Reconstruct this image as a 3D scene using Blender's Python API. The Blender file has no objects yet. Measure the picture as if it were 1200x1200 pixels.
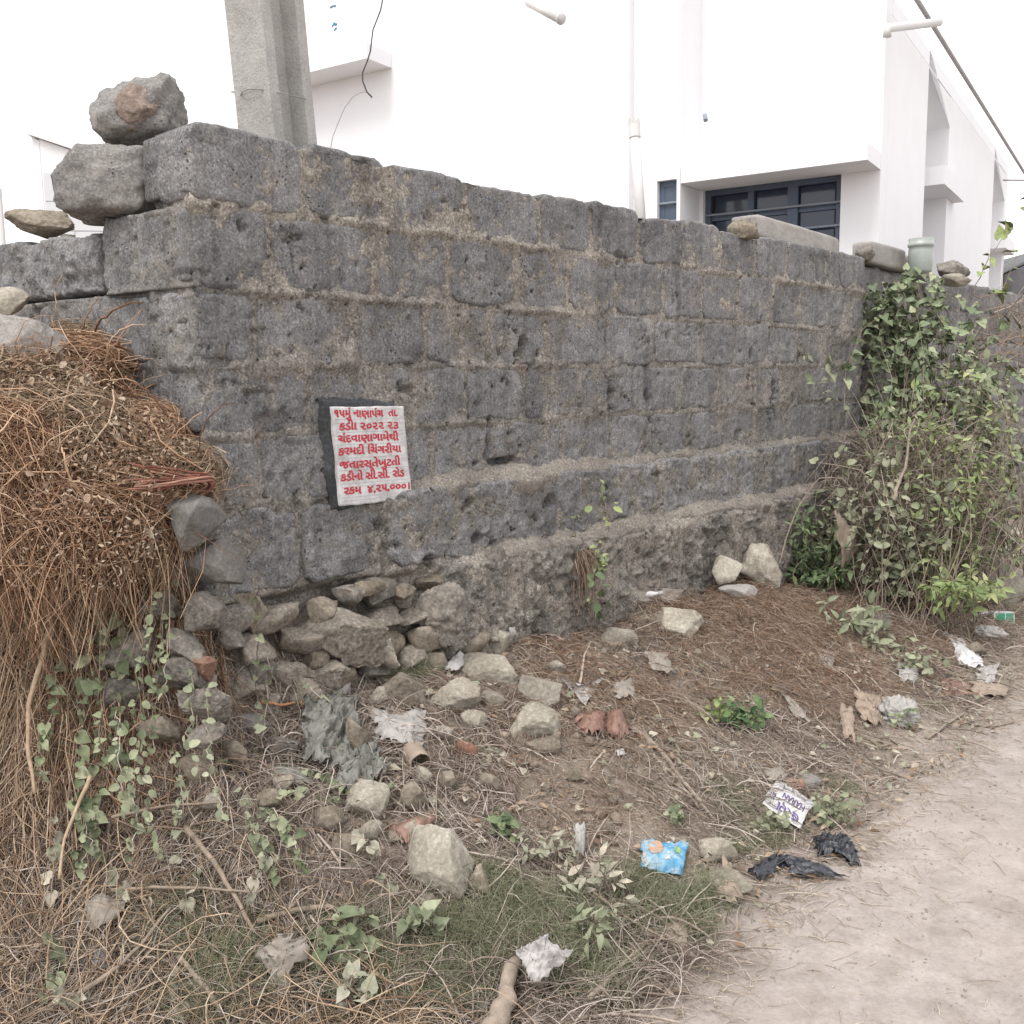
import bpy, math, random
import numpy as np
from mathutils import Matrix, Vector
rng = np.random.default_rng(7)
random.seed(7)
SC = bpy.context.scene
COL = SC.collection

# ------------------------------------------------------------------ camera
F = 1150.0 / 1200.0                                   # focal length / picture width
CAM = np.array([0, 0, 1.5])
_p, _r = math.radians(7.7), math.radians(0.8)
FW = np.array([0, math.cos(_p), -math.sin(_p)])
_u0 = np.array([0, math.sin(_p), math.cos(_p)]); _r0 = np.array([1.0, 0, 0])
RT = _r0 * math.cos(_r) - _u0 * math.sin(_r)
UP = _r0 * math.sin(_r) + _u0 * math.cos(_r)
cd = bpy.data.cameras.new('camera'); cam = bpy.data.objects.new('camera', cd); COL.objects.link(cam)
cd.sensor_width = 36; cd.lens = 36 * F; cd.clip_start = 0.05; cd.clip_end = 900
cam.matrix_world = Matrix(((RT[0], UP[0], -FW[0], CAM[0]), (RT[1], UP[1], -FW[1], CAM[1]), (RT[2], UP[2], -FW[2], CAM[2]), (0, 0, 0, 1)))
SC.camera = cam
# ------------------------------------------------------------------ sky and sun (bright overcast)
W = bpy.data.worlds.new('World'); SC.world = W; W.use_nodes = True
nt = W.node_tree; nt.nodes.clear()
sky = nt.nodes.new('ShaderNodeTexSky'); sky.sky_type = 'NISHITA'; sky.sun_disc = False
SUN_EL, SUN_AZ = math.radians(58), math.radians(215)   # azimuth from +Y clockwise: behind the camera, a little left
sky.sun_elevation = SUN_EL; sky.sun_rotation = SUN_AZ; sky.air_density = 1.0; sky.dust_density = 4.0
hs = nt.nodes.new('ShaderNodeHueSaturation'); hs.inputs['Saturation'].default_value = 0.15
mx = nt.nodes.new('ShaderNodeMixRGB'); mx.inputs[0].default_value = 0.75; mx.inputs[2].default_value = (9.85, 9.65, 9.9, 1)
bg = nt.nodes.new('ShaderNodeBackground'); bg.inputs[1].default_value = 0.11
wo = nt.nodes.new('ShaderNodeOutputWorld')
nt.links.new(sky.outputs[0], hs.inputs['Color']); nt.links.new(hs.outputs[0], mx.inputs[1])
nt.links.new(mx.outputs[0], bg.inputs[0]); nt.links.new(bg.outputs[0], wo.inputs[0])
sl = bpy.data.lights.new('sun', 'SUN'); sl.energy = 1.2; sl.angle = math.radians(22); sl.color = (1, 0.955, 0.925)
so = bpy.data.objects.new('sun', sl); COL.objects.link(so)
sd = Vector((math.sin(SUN_AZ) * math.cos(SUN_EL), math.cos(SUN_AZ) * math.cos(SUN_EL), math.sin(SUN_EL)))
so.rotation_euler = sd.to_track_quat('Z', 'Y').to_euler(); so.location = (-4, -6, 9)
SC.view_settings.view_transform = 'Standard'; SC.view_settings.look = 'None'
SC.view_settings.gamma = 1; SC.view_settings.use_curve_mapping = False
SC.view_settings.exposure = 0.93

# ------------------------------------------------------------------ maths helpers
def ray(x, y):                                        # photo pixel (1200 wide) -> direction with unit forward part
    return FW + RT * (x - 600) / 1150.0 + UP * (600 - y) / 1150.0
def at(x, y, z):                                      # the point a pixel shows at a given depth
    return CAM + ray(x, y) * z
def _hash(ix, iy, iz, seed):
    h = (ix.astype(np.uint32) * np.uint32(374761393) + iy.astype(np.uint32) * np.uint32(668265263) + iz.astype(np.uint32) * np.uint32(2147483647) + np.uint32(seed * 974711 + 13))
    h = (h ^ (h >> np.uint32(13))) * np.uint32(1274126177)
    h = (h ^ (h >> np.uint32(15))) * np.uint32(2246822519)
    return ((h ^ (h >> np.uint32(16))) & np.uint32(0xFFFFFF)).astype(np.float64) / 16777215.0
def vnoise(P, seed=0):
    P = np.asarray(P, float); i = np.floor(P).astype(np.int64); f = P - i; f = f * f * (3 - 2 * f)
    i = i.astype(np.int64) & 0xFFFFFF
    o = 0
    for dx in (0, 1):
        for dy in (0, 1):
            for dz in (0, 1):
                w = (f[..., 0] if dx else 1 - f[..., 0]) * (f[..., 1] if dy else 1 - f[..., 1]) * (f[..., 2] if dz else 1 - f[..., 2])
                o = o + w * _hash(i[..., 0] + dx, i[..., 1] + dy, i[..., 2] + dz, seed)
    return o * 2 - 1
def fbm(P, octv=4, seed=0, gain=0.5):
    P = np.asarray(P, float); a, o = 1.0, 0
    for k in range(octv):
        o = o + a * vnoise(P * (2.03 ** k) + k * 17.3, seed + k); a *= gain
    return o
def sstep(x, a, b):
    t = np.clip((x - a) / (b - a), 0, 1); return t * t * (3 - 2 * t)

# ------------------------------------------------------------------ mesh / object helpers
def mesh_np(name, V, Fc, mat=None, smooth=True):
    V = np.asarray(V, np.float32).reshape(-1, 3)
    me = bpy.data.meshes.new(name)
    if isinstance(Fc, np.ndarray):
        n, k = Fc.shape
        me.vertices.add(len(V)); me.vertices.foreach_set('co', V.ravel())
        me.loops.add(n * k); me.loops.foreach_set('vertex_index', Fc.astype(np.int32).ravel())
        me.polygons.add(n); me.polygons.foreach_set('loop_start', np.arange(0, n * k, k, dtype=np.int32))
        me.polygons.foreach_set('loop_total', np.full(n, k, np.int32))
        me.update(calc_edges=True)
    else:
        me.from_pydata([tuple(map(float, v)) for v in V], [], Fc); me.update()
    if smooth: me.polygons.foreach_set('use_smooth', np.ones(len(me.polygons), bool))
    if mat: me.materials.append(mat)
    return me
def obj(name, me, parent=None, label=None, cat=None, group=None, kind=None):
    o = bpy.data.objects.new(name, me); COL.objects.link(o)
    if parent is not None: o.parent = parent
    if label: o['label'] = label
    if cat: o['category'] = cat
    if group: o['group'] = group
    if kind: o['kind'] = kind
    return o
def empty(name, loc, label, cat, group=None):
    o = bpy.data.objects.new(name, None); COL.objects.link(o); o.location = tuple(map(float, loc)); o.empty_display_size = .1
    o['label'] = label; o['category'] = cat
    if group: o['group'] = group
    return o
def local(o):
    """mesh vertices given in world space -> object with its origin at its own centre base"""
    me = o.data; n = len(me.vertices); v = np.empty(n * 3, np.float32); me.vertices.foreach_get('co', v); v = v.reshape(-1, 3)
    c = np.array([(v[:, 0].min() + v[:, 0].max()) / 2, (v[:, 1].min() + v[:, 1].max()) / 2, v[:, 2].min()])
    me.vertices.foreach_set('co', (v - c).astype(np.float32).ravel()); me.update(); o.location = tuple(map(float, c)); return o
def under(o, root):
    """world-space mesh becomes a child of an Empty"""
    o.parent = root; o.matrix_parent_inverse = Matrix.Translation(-root.location); return o
def grid_faces(nu, nv, off=0):
    i = np.arange(nu * nv).reshape(nu, nv) + off
    return np.stack([i[:-1, :-1], i[1:, :-1], i[1:, 1:], i[:-1, 1:]], -1).reshape(-1, 4)
BOXF = [(0, 1, 3, 2), (4, 6, 7, 5), (0, 4, 5, 1), (2, 3, 7, 6), (0, 2, 6, 4), (1, 5, 7, 3)]
class MB:
    """collects frames (boxes given by origin + three edge vectors), tubes"""
    def __init__(s): s.V = []; s.F = []
    def box(s, o, a, b, c):
        o, a, b, c = map(lambda q: np.asarray(q, float), (o, a, b, c)); n = len(s.V)
        if np.dot(np.cross(a, b), c) < 0: a, b = b, a
        for i in (0, 1):
            for j in (0, 1):
                for k in (0, 1): s.V.append(o + a * i + b * j + c * k)
        s.F += [tuple(n + q for q in f) for f in BOXF]
    def prism(s, poly, ext):
        n = len(s.V); k = len(poly); poly = [np.asarray(p, float) for p in poly]; ext = np.asarray(ext, float)
        nn = sum((np.cross(poly[i] - poly[0], poly[(i + 1) % k] - poly[0]) for i in range(k)), np.zeros(3))
        if np.dot(nn, ext) > 0: poly = poly[::-1]
        s.V += poly + [p + ext for p in poly]
        s.F += [tuple(range(n, n + k)), tuple(range(n + 2 * k - 1, n + k - 1, -1))]
        s.F += [(n + i, n + k + i, n + k + (i + 1) % k, n + (i + 1) % k) for i in range(k)]
        # keep windings outward
        s.F[-k:] = [f for f in s.F[-k:]]
    def tube(s, pts, r, m=8, cap=True):
        pts = [np.asarray(p, float) for p in pts]; n = len(s.V); rs = r if hasattr(r, '__len__') else [r] * len(pts)
        t0 = pts[1] - pts[0]; t0 /= np.linalg.norm(t0); a = np.cross(t0, [0.31, 0.2, 0.93]); a /= np.linalg.norm(a)
        for i, p in enumerate(pts):
            t = pts[min(i + 1, len(pts) - 1)] - pts[max(i - 1, 0)]; t /= np.linalg.norm(t)
            a = a - t * np.dot(a, t); a /= np.linalg.norm(a); b = np.cross(t, a)
            for j in range(m):
                th = 2 * math.pi * j / m; s.V.append(p + rs[i] * (math.cos(th) * a + math.sin(th) * b))
        for i in range(len(pts) - 1):
            for j in range(m):
                s.F.append((n + i * m + j, n + i * m + (j + 1) % m, n + (i + 1) * m + (j + 1) % m, n + (i + 1) * m + j))
        if cap: s.F += [tuple(n + j for j in range(m))[::-1], tuple(n + (len(pts) - 1) * m + j for j in range(m))]
    def mesh(s, name, mat, smooth=False, bevel=0): 
        return mesh_np(name, s.V, s.F, mat, smooth)

# ------------------------------------------------------------------ materials
def newmat(name, rough=0.9, spec=0.2):
    m = bpy.data.materials.new(name); m.use_nodes = True; t = m.node_tree; b = t.nodes['Principled BSDF']
    b.inputs['Roughness'].default_value = rough; b.inputs['Specular IOR Level'].default_value = spec
    return m, t, b
class NB:
    """small node-building helper"""
    def __init__(s, t): s.t = t; s.tc = t.nodes.new('ShaderNodeTexCoord'); s.geo = t.nodes.new('ShaderNodeNewGeometry')
    def coord(s, scale=(1, 1, 1), world=True):
        mp = s.t.nodes.new('ShaderNodeMapping'); mp.inputs['Scale'].default_value = scale
        s.t.links.new(s.geo.outputs['Position'] if world else s.tc.outputs['Object'], mp.inputs['Vector']); return mp.outputs[0]
    def noise(s, scale, detail=4, rough=.55, vec=None, dist=0):
        n = s.t.nodes.new('ShaderNodeTexNoise'); n.inputs['Scale'].default_value = scale; n.inputs['Detail'].default_value = detail
        n.inputs['Roughness'].default_value = rough; n.inputs['Distortion'].default_value = dist
        s.t.links.new(vec if vec is not None else s.coord(), n.inputs['Vector']); return n.outputs['Fac']
    def voro(s, scale, vec=None, feature='F1', rnd=1):
        n = s.t.nodes.new('ShaderNodeTexVoronoi'); n.inputs['Scale'].default_value = scale; n.feature = feature
        n.inputs['Randomness'].default_value = rnd
        s.t.links.new(vec if vec is not None else s.coord(), n.inputs['Vector']); return n.outputs['Distance']
    def ramp(s, fac, stops, interp='LINEAR'):
        n = s.t.nodes.new('ShaderNodeValToRGB'); e = n.color_ramp.elements; n.color_ramp.interpolation = interp
        while len(e) < len(stops): e.new(0.5)
        for i, (p, c) in enumerate(stops):
            e[i].position = p; e[i].color = (c[0], c[1], c[2], 1) if hasattr(c, '__len__') else (c, c, c, 1)
        s.t.links.new(fac, n.inputs[0]); return n.outputs[0]
    def mix(s, fac, a, b, mode='MIX'):
        n = s.t.nodes.new('ShaderNodeMixRGB'); n.blend_type = mode
        for k, v in ((0, fac), (1, a), (2, b)):
            if isinstance(v, (int, float)): n.inputs[k].default_value = v if k == 0 else (v, v, v, 1)
            elif isinstance(v, tuple): n.inputs[k].default_value = (*v, 1)
            else: s.t.links.new(v, n.inputs[k])
        return n.outputs[0]
    def math(s, op, a, b=0.0, clamp=False):
        n = s.t.nodes.new('ShaderNodeMath'); n.operation = op; n.use_clamp = clamp
        for k, v in ((0, a), (1, b)):
            if isinstance(v, (int, float)): n.inputs[k].default_value = v
            else: s.t.links.new(v, n.inputs[k])
        return n.outputs[0]
    def bump(s, h, strength, dist, prev=None):
        n = s.t.nodes.new('ShaderNodeBump'); n.inputs['Strength'].default_value = strength; n.inputs['Distance'].default_value = dist
        s.t.links.new(h, n.inputs['Height'])
        if prev is not None: s.t.links.new(prev, n.inputs['Normal'])
        return n.outputs[0]
    def rand_island(s): return s.geo.outputs['Random Per Island']
    def rand_obj(s):
        n = s.t.nodes.new('ShaderNodeObjectInfo'); return n.outputs['Random']

def stone_mat(name, dark, light, pores=1.0, dust=(.36, .32, .265), dustamt=.5, fine=90, objvar=.25, streak=False, con=1.0):
    m, t, b = newmat(name, .93, .15); N = NB(t)
    n1 = N.noise(6, 5, .6); n2 = N.noise(fine, 4, .75); n3 = N.noise(22, 4, .6)
    base = N.mix(N.ramp(n1, [(.35, 0), (.65, 1)]), dark, light)
    sp = N.ramp(n2, [(p_, 1 + (v_ - 1) * con) for p_, v_ in ((.34, .30), (.45, .78), (.55, 1.1), (.68, 2.1))])
    c = N.mix(1.0, base, sp, 'MULTIPLY')
    c = N.mix(N.math('MULTIPLY', N.ramp(n3, [(.5, 0), (.72, 1)]), dustamt), c, dust)
    # pores
    pv = N.voro(60); pm = N.noise(9, 3)
    pore = N.ramp(N.math('ADD', pv, N.math('MULTIPLY', N.ramp(pm, [(.38, 1), (.6, 0)]), .5)), [(.10, 0), (.26, 1)])
    c = N.mix(N.math('MULTIPLY', N.math('SUBTRACT', 1.0, pore), .85 * pores), c, tuple(x * .22 for x in dark))
    if streak:
        st = N.noise(1, 4, .6, vec=N.coord((34, 34, 2.2)))
        c = N.mix(1.0, c, N.ramp(st, [(.32, .84), (.5, 1.0), (.68, 1.12)]), 'MULTIPLY')
        rs = N.noise(4.5, 3, .55); c = N.mix(N.math('MULTIPLY', N.ramp(rs, [(.66, 0), (.78, 1)]), .35), c, (.26, .17, .115))
        lr = N.noise(1.3, 3, .6); c = N.mix(1.0, c, N.ramp(lr, [(.3, .9), (.7, 1.1)]), 'MULTIPLY')
        gr_ = N.noise(1, 5, .65, vec=N.coord((5.5, 5.5, 1.6))); c = N.mix(1.0, c, N.ramp(gr_, [(.30, .70), (.43, .97), (.75, 1.04)]), 'MULTIPLY')
        ef = N.noise(7, 5, .7); c = N.mix(N.math('MULTIPLY', N.ramp(ef, [(.60, 0), (.70, 1)]), .45), c, (.31, .29, .255))
    rv = N.ramp(N.rand_obj(), [(0, 1 - objvar), (1, 1 + objvar)]); c = N.mix(1.0, c, rv, 'MULTIPLY')
    t.links.new(c, b.inputs['Base Color'])
    h = N.math('ADD', N.math('MULTIPLY', n2, .5), N.math('MULTIPLY', n3, .8))
    bp = N.bump(h, .9, .009); bp = N.bump(pore, .8 * max(pores, .2), .006, bp)
    t.links.new(bp, b.inputs['Normal']); return m
M = {}
M['block'] = stone_mat('dark_block', (.140, .138, .138), (.206, .202, .198), 1.0, (.25, .23, .2), .45, 120, .10, True, con=.78)
M['mortar'] = stone_mat('mortar', (.165, .152, .132), (.275, .25, .212), .55, (.31, .28, .235), .6, 110, .05, True)
M['mortar_dark'] = stone_mat('dark_mortar', (.135, .131, .125), (.195, .187, .175), 1.0, (.26, .235, .20), .6, 120, .05, True, con=0.8)
def mortar_wall_mat():
    m = stone_mat('wall_mortar', (.165, .152, .132), (.275, .25, .212), .7, (.31, .28, .235), .6, 110, .05, True); t = m.node_tree; b = t.nodes['Principled BSDF']; N = NB(t)
    src = b.inputs['Base Color'].links[0].from_socket
    sep = t.nodes.new('ShaderNodeSeparateXYZ'); t.links.new(N.geo.outputs['Position'], sep.inputs[0])
    z = N.math('ADD', sep.outputs[2], N.math('MULTIPLY', N.math('SUBTRACT', N.noise(5, 4), .5), .35))
    f = N.ramp(N.math('MULTIPLY', z, .4), [(.32, 0), (.345, 1), (.70, 1), (.735, 0)])
    t.links.new(N.mix(f, src, N.mix(1.0, src, (.82, .83, .86), 'MULTIPLY')), b.inputs['Base Color']); return m
M['mortar_wall'] = mortar_wall_mat()
M['basalt'] = stone_mat('basalt_stone', (.115, .106, .092), (.205, .19, .165), .6, (.29, .255, .21), .9, 80, .2, con=0.65)
M['lime'] = stone_mat('pale_limestone', (.22, .20, .16), (.35, .325, .27), .25, (.26, .23, .185), .5, 70, .12, con=0.42)
M['limebrown'] = stone_mat('brown_limestone', (.13, .11, .08), (.24, .21, .168), .45, (.29, .26, .21), .6, 70, .15, con=0.5)
M['greyrock'] = stone_mat('smooth_grey_stone', (.13, .125, .118), (.20, .19, .175), .12, (.25, .22, .19), .35, 80, .1, con=0.3)
M['slab'] = stone_mat('cut_slab_stone', (.27, .255, .235), (.35, .335, .31), .15, (.38, .36, .33), .3, 120, .08, con=0.3)
M['ledge'] = stone_mat('sandy_ledge_mortar', (.15, .138, .12), (.235, .215, .182), .5, (.27, .24, .2), .5, 110, .05, con=.8)
M['soil'] = stone_mat('dry_soil', (.15, .118, .09), (.26, .215, .172), .2, (.3, .26, .21), .4, 80, .1, con=.5)
M['rubble'] = stone_mat('dusty_rubble', (.17, .15, .125), (.27, .245, .205), .5, (.32, .28, .225), .8, 80, .15, con=.7)
M['footing'] = stone_mat('rough_footing', (.135, .127, .115), (.225, .21, .182), .9, (.29, .26, .215), .7, 100, .12, True, con=.9)
M['boulder'] = stone_mat('dusty_boulder', (.165, .158, .15), (.235, .225, .21), .8, (.29, .27, .24), .6, 110, .08, con=.6)
M['scar'] = stone_mat('pinkish_broken_face', (.19, .15, .125), (.27, .215, .18), .3, (.3, .25, .21), .4, 80, .05, con=.5)
M['cement'] = stone_mat('fresh_dark_cement', (.045, .047, .05), (.075, .077, .08), .4, (.1, .1, .1), .2, 90, .0, con=0.5)
M['brick'] = stone_mat('red_brick', (.17, .095, .068), (.26, .15, .11), .3, (.34, .26, .2), .4, 90, .15, con=0.5)
M['pole'] = stone_mat('pole_concrete', (.36, .35, .33), (.46, .45, .425), .3, (.5, .48, .45), .25, 120, .0, con=0.22)

def simple(name, col, rough=.7, var=.12, scale=12, spec=.3, bump=.3, bd=.003, trans=0):
    m, t, b = newmat(name, rough, spec); N = NB(t)
    n = N.noise(scale, 5, .6)
    c = N.mix(N.ramp(n, [(.3, 0), (.7, 1)]), tuple(x * (1 - var) for x in col), tuple(min(1, x * (1 + var)) for x in col))
    t.links.new(c, b.inputs['Base Color'])
    if bump: t.links.new(N.bump(N.noise(scale * 4, 4), bump, bd), b.inputs['Normal'])
    return m
def fibre(name, stops, rough=.85, dust=None, da=.4):
    """plant fibres: colour varies per strand / per leaf"""
    m, t, b = newmat(name, rough, .15); N = NB(t)
    f = N.math('FRACT', N.math('ADD', N.rand_island(), N.rand_obj()))
    c = N.ramp(f, stops)
    n = N.noise(60, 3, .6); c = N.mix(1.0, c, N.ramp(n, [(.3, .75), (.7, 1.2)]), 'MULTIPLY')
    if dust: c = N.mix(N.math('MULTIPLY', N.ramp(N.noise(2.2, 3), [(.35, 0), (.65, 1)]), da), c, dust)
    t.links.new(c, b.inputs['Base Color']); return m
M['straw'] = fibre('straw', [(0, (.13, .088, .058)), (.3, (.25, .18, .12)), (.6, (.36, .27, .185)), (.85, (.47, .37, .265)), (1, (.21, .12, .075))])
M['straw_orange'] = fibre('orange_straw', [(0, (.10, .055, .036)), (.3, (.25, .142, .085)), (.7, (.44, .285, .18)), (1, (.56, .42, .295))])
M['needle'] = fibre('rusty_needles', [(0, (.10, .065, .047)), (.35, (.20, .13, .09)), (.7, (.31, .22, .155)), (1, (.43, .35, .27))])
M['twig'] = fibre('grey_twigs', [(0, (.11, .085, .066)), (.35, (.23, .188, .152)), (.7, (.36, .305, .255)), (1, (.50, .44, .38))])
M['pale'] = fibre('bleached_straw', [(0, (.30, .24, .18)), (.5, (.42, .355, .285)), (1, (.55, .485, .40))])
M['redvine'] = fibre('red_vine_stems', [(0, (.15, .06, .045)), (.6, (.25, .11, .08)), (1, (.34, .2, .15))])
M['grass'] = fibre('dusty_grass', [(0, (.125, .14, .075)), (.45, (.20, .215, .13)), (.8, (.28, .29, .195)), (1, (.37, .34, .25))])
M['leafgrey'] = fibre('dusty_leaves', [(0, (.10, .13, .07)), (.4, (.165, .20, .11)), (.8, (.25, .28, .165)), (1, (.31, .32, .22))], .7, (.34, .32, .26), .35)
M['leafpale'] = fibre('dust_coated_leaves', [(0, (.23, .25, .17)), (.5, (.32, .31, .24)), (1, (.40, .36, .29))], .85)
M['leafdark'] = fibre('dark_leaves', [(0, (.045, .08, .035)), (.5, (.085, .14, .06)), (.85, (.14, .20, .09)), (1, (.20, .26, .13))], .6, (.26, .26, .18), .3)
M['leafyellow'] = fibre('yellow_green_leaves', [(0, (.09, .135, .05)), (.5, (.16, .22, .08)), (.85, (.25, .31, .12)), (1, (.32, .32, .16))], .6, (.33, .31, .2), .25)
M['leafivy'] = fibre('creeper_leaves', [(0, (.08, .11, .055)), (.5, (.15, .195, .105)), (.85, (.24, .29, .165)), (1, (.34, .35, .22))], .6, (.26, .28, .2), .3)
M['dryleaf'] = fibre('dry_leaves', [(0, (.13, .08, .05)), (.4, (.24, .165, .11)), (.8, (.33, .25, .18)), (1, (.42, .35, .27))])
for k in ('leafgrey', 'leafdark', 'leafyellow', 'leafivy', 'leafpale', 'grass'):
    b = M[k].node_tree.nodes['Principled BSDF']; b.inputs['Subsurface Weight'].default_value = 0
M['bark'] = simple('bark', (.24, .195, .15), .9, .3, 40, .1, .8, .004)
M['barkpale'] = simple('bleached_bark', (.27, .225, .18), .9, .25, 40, .1, .8, .004)
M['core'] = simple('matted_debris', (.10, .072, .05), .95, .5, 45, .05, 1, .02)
M['white'] = simple('white_plaster', (.76, .76, .77), .9, .02, 3, .1, .2, .002)
M['whiteold'] = simple('old_white_plaster', (.60, .605, .615), .9, .03, 3, .1, .3, .002)
M['navy'] = simple('navy_window_frame', (.075, .10, .14), .5, .1, 8, .4, 0)
M['grille'] = simple('pale_grille_bars', (.22, .25, .29), .5, .1, 8, .4, 0)
m, t, b = newmat('window_glass', .08, .5); b.inputs['Base Color'].default_value = (.022, .036, .062, 1); M['glass'] = m
M['pipe'] = simple('white_pipe', (.58, .575, .56), .5, .04, 8, .4, 0)
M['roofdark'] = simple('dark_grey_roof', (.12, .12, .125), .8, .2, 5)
M['soffit'] = simple('grey_roof_edge', (.36, .35, .35), .8, .1, 8)
M['paper'] = simple('dirty_white_paper', (.36, .345, .33), .7, .1, 20, .3, .5)
M['plastic'] = simple('milky_plastic', (.33, .315, .295), .45, .15, 25, .5, .6)
M['plasticwhite'] = simple('white_plastic', (.52, .515, .51), .4, .1, 25, .5, .6)
M['plasticgrey'] = simple('dusty_grey_green_plastic', (.16, .16, .138), .6, .35, 30, .4, .8)
M['black'] = simple('black_plastic', (.02, .023, .03), .35, .4, 30, .6, .8)
M['card'] = simple('brown_cardboard', (.29, .235, .185), .9, .15, 20, .1, .4)
M['cardgrey'] = simple('grey_cardboard', (.26, .235, .20), .9, .18, 20, .1, .4)
M['foilbrown'] = simple('red_brown_wrapper', (.20, .115, .085), .5, .4, 25, .5, .6)
M['wire'] = simple('dark_wire', (.06, .06, .06), .6, .2, 9, .3, 0)
M['wiregrey'] = simple('grey_wire', (.26, .25, .24), .6, .2, 9, .3, 0)
M['orange'] = simple('orange_wood', (.34, .17, .09), .8, .3, 30)
M['glassjar'] = simple('pale_green_glass', (.30, .335, .305), .35, .1, 20, .5, .2)
M['greenbox'] = simple('green_print', (.05, .26, .16), .5, .15, 20)
M['pinkred'] = simple('crimson_scrap', (.45, .05, .09), .5, .15, 20)
M['teal'] = simple('blue_scrap', (.05, .2, .32), .5, .15, 20)

# ------------------------------------------------------------------ wall frame and terrain
C0 = np.array([-.944, 3.015]); U = np.array([.676, .737]); NN = np.array([.737, -.676])
WL = np.array([-.812, .584]); NL = np.array([-.584, -.812])
def Tbase(x, y):
    qx, qy = x - C0[0], y - C0[1]
    s = qx * U[0] + qy * U[1]; d = qx * NN[0] + qy * NN[1]; a = qx * WL[0] + qy * WL[1]; b = qx * NL[0] + qy * NL[1]
    r = np.hypot(qx, qy)
    dist = np.clip(np.minimum(np.where(s >= 0, d, r), np.where(a >= 0, b, r)), 0, None)
    hb = np.interp(s, [-1, 0, 2.9, 3.6, 5, 6.5, 9, 20], [.36, .43, .39, .29, .19, .12, .06, 0.0])
    df = np.interp(s, [-1, -.3, .3, 1.0, 2, 6, 14], [1.0, 1.08, 1.42, 1.5, 1.38, 1.38, 1.2])
    t = np.clip(dist / df, 0, 1)
    z = hb * (.5 * (1 - t) + .5 * .5 * (1 + np.cos(np.pi * t)))
    Pb = np.interp(b, [-.5, 0, .2, .42, .62, .85, 1.08], [1.0, 1.0, .90, .60, .34, .12, 0])
    z = z + 1.0 * sstep(a, -.22, .46) * Pb
    z = z + .05 * np.exp(-((s - 2.6) / .55) ** 2 - ((d - .42) / .28) ** 2)
    return z, s, d, dist, t
def T(x, y):
    x = np.asarray(x, float); y = np.asarray(y, float)
    z, s, d, dist, t = Tbase(x, y)
    amp = np.clip(1 - t, 0, 1) * .9 + .12
    P = np.stack([x, y, np.zeros_like(x)], -1)
    near = np.exp(-np.hypot(x, y) / 40)
    return z + near * (amp * .045 * fbm(P * 3.1, 2, 3) + amp * .016 * vnoise(P * 19, 5) + .008 * vnoise(P * 1.1, 9))
def hit(px, py):
    """where the ray of a photo pixel meets the ground"""
    d = ray(px, py); k = np.linspace(1.2, 14, 2600); Pp = CAM + d * k[:, None]
    g = Pp[:, 2] - T(Pp[:, 0], Pp[:, 1]); i = np.argmax(g < 0)
    if not (g < 0).any(): i = len(k) - 1
    o_ = C0 + NN * .10; kw = (o_ @ NN) / (d[:2] @ NN); Pw = CAM + d * kw      # never behind the face of the wall
    if k[i] > kw > 0 and (Pw[:2] - C0) @ U > 0 and (Pw[:2] - C0) @ U < 9: return Pw, kw
    return Pp[i], k[i]
def onwall(px, py, off=0.0):
    d = ray(px, py); k = ((C0 + NN * off) @ NN) / (d[:2] @ NN); return CAM + d * k, k
def onleft(px, py, off=0.0):
    d = ray(px, py); k = ((C0 + NL * off) @ NL) / (d[:2] @ NL); return CAM + d * k, k
def sz(px, py):
    P, k = onwall(px, py); return (P[:2] - C0) @ U, P[2]

# ground: one sheet, fine where the picture shows it, reaching the horizon
def axis(lo, hi, step, far):
    a = [lo]; st = step
    core = list(np.arange(lo, hi, step)); r = []; x = core[-1]
    while x < far: st *= 1.28; x += st; r.append(x)
    l = []; x = lo; st = step
    while x > -far: st *= 1.28; x -= st; l.append(x)
    return np.array(l[::-1] + core + r)
gx = axis(-2.3, 5.2, .016, 400); gy = axis(1.5, 8.6, .016, 400)
X, Y = np.meshgrid(gx, gy, indexing='ij'); Zt = T(X, Y)
m, t, b = newmat('earth_and_road', .95, .1); N = NB(t)
n_big = N.noise(1.6, 5, .6); n_mid = N.noise(9, 5, .65); n_fine = N.noise(70, 5, .75); n_vf = N.noise(260, 3, .7)
earth = N.ramp(n_mid, [(.25, (.17, .138, .11)), (.5, (.24, .20, .163)), (.75, (.32, .275, .232))])
earth = N.mix(1.0, earth, N.ramp(n_fine, [(.28, .45), (.45, .85), (.6, 1.1), (.75, 1.5)]), 'MULTIPLY')
road = N.ramp(n_mid, [(.25, (.26, .228, .20)), (.5, (.345, .308, .278)), (.78, (.43, .392, .36))])
road = N.mix(1.0, road, N.ramp(n_fine, [(.25, .72), (.45, .96), (.6, 1.04), (.8, 1.28)]), 'MULTIPLY')
road = N.mix(N.math('MULTIPLY', N.ramp(n_vf, [(.62, 0), (.7, 1)]), .35), road, (.5, .465, .43))
sep = t.nodes.new('ShaderNodeSeparateXYZ'); t.links.new(N.geo.outputs['Position'], sep.inputs[0])
dd = N.math('SUBTRACT', N.math('ADD', N.math('MULTIPLY', sep.outputs[0], .737), N.math('MULTIPLY', sep.outputs[1], -.676)), float(C0 @ NN))
dd = N.math('ADD', dd, N.math('MULTIPLY', N.math('SUBTRACT', n_big, .5), 1.1))
ms = N.noise(1, 4, .6, vec=N.coord((1.1, .7, 1))); road = N.mix(N.ramp(ms, [(.45, 0), (.62, .55)]), road, (.39, .325, .29)); road = N.mix(1.0, road, N.ramp(N.noise(2.6, 6, .7), [(.3, .86), (.5, 1.0), (.7, 1.1)]), 'MULTIPLY')
fac = N.ramp(N.math('SUBTRACT', dd, 1.0), [(.2, 0), (.62, 1)])
t.links.new(N.mix(fac, earth, road), b.inputs['Base Color'])
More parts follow.
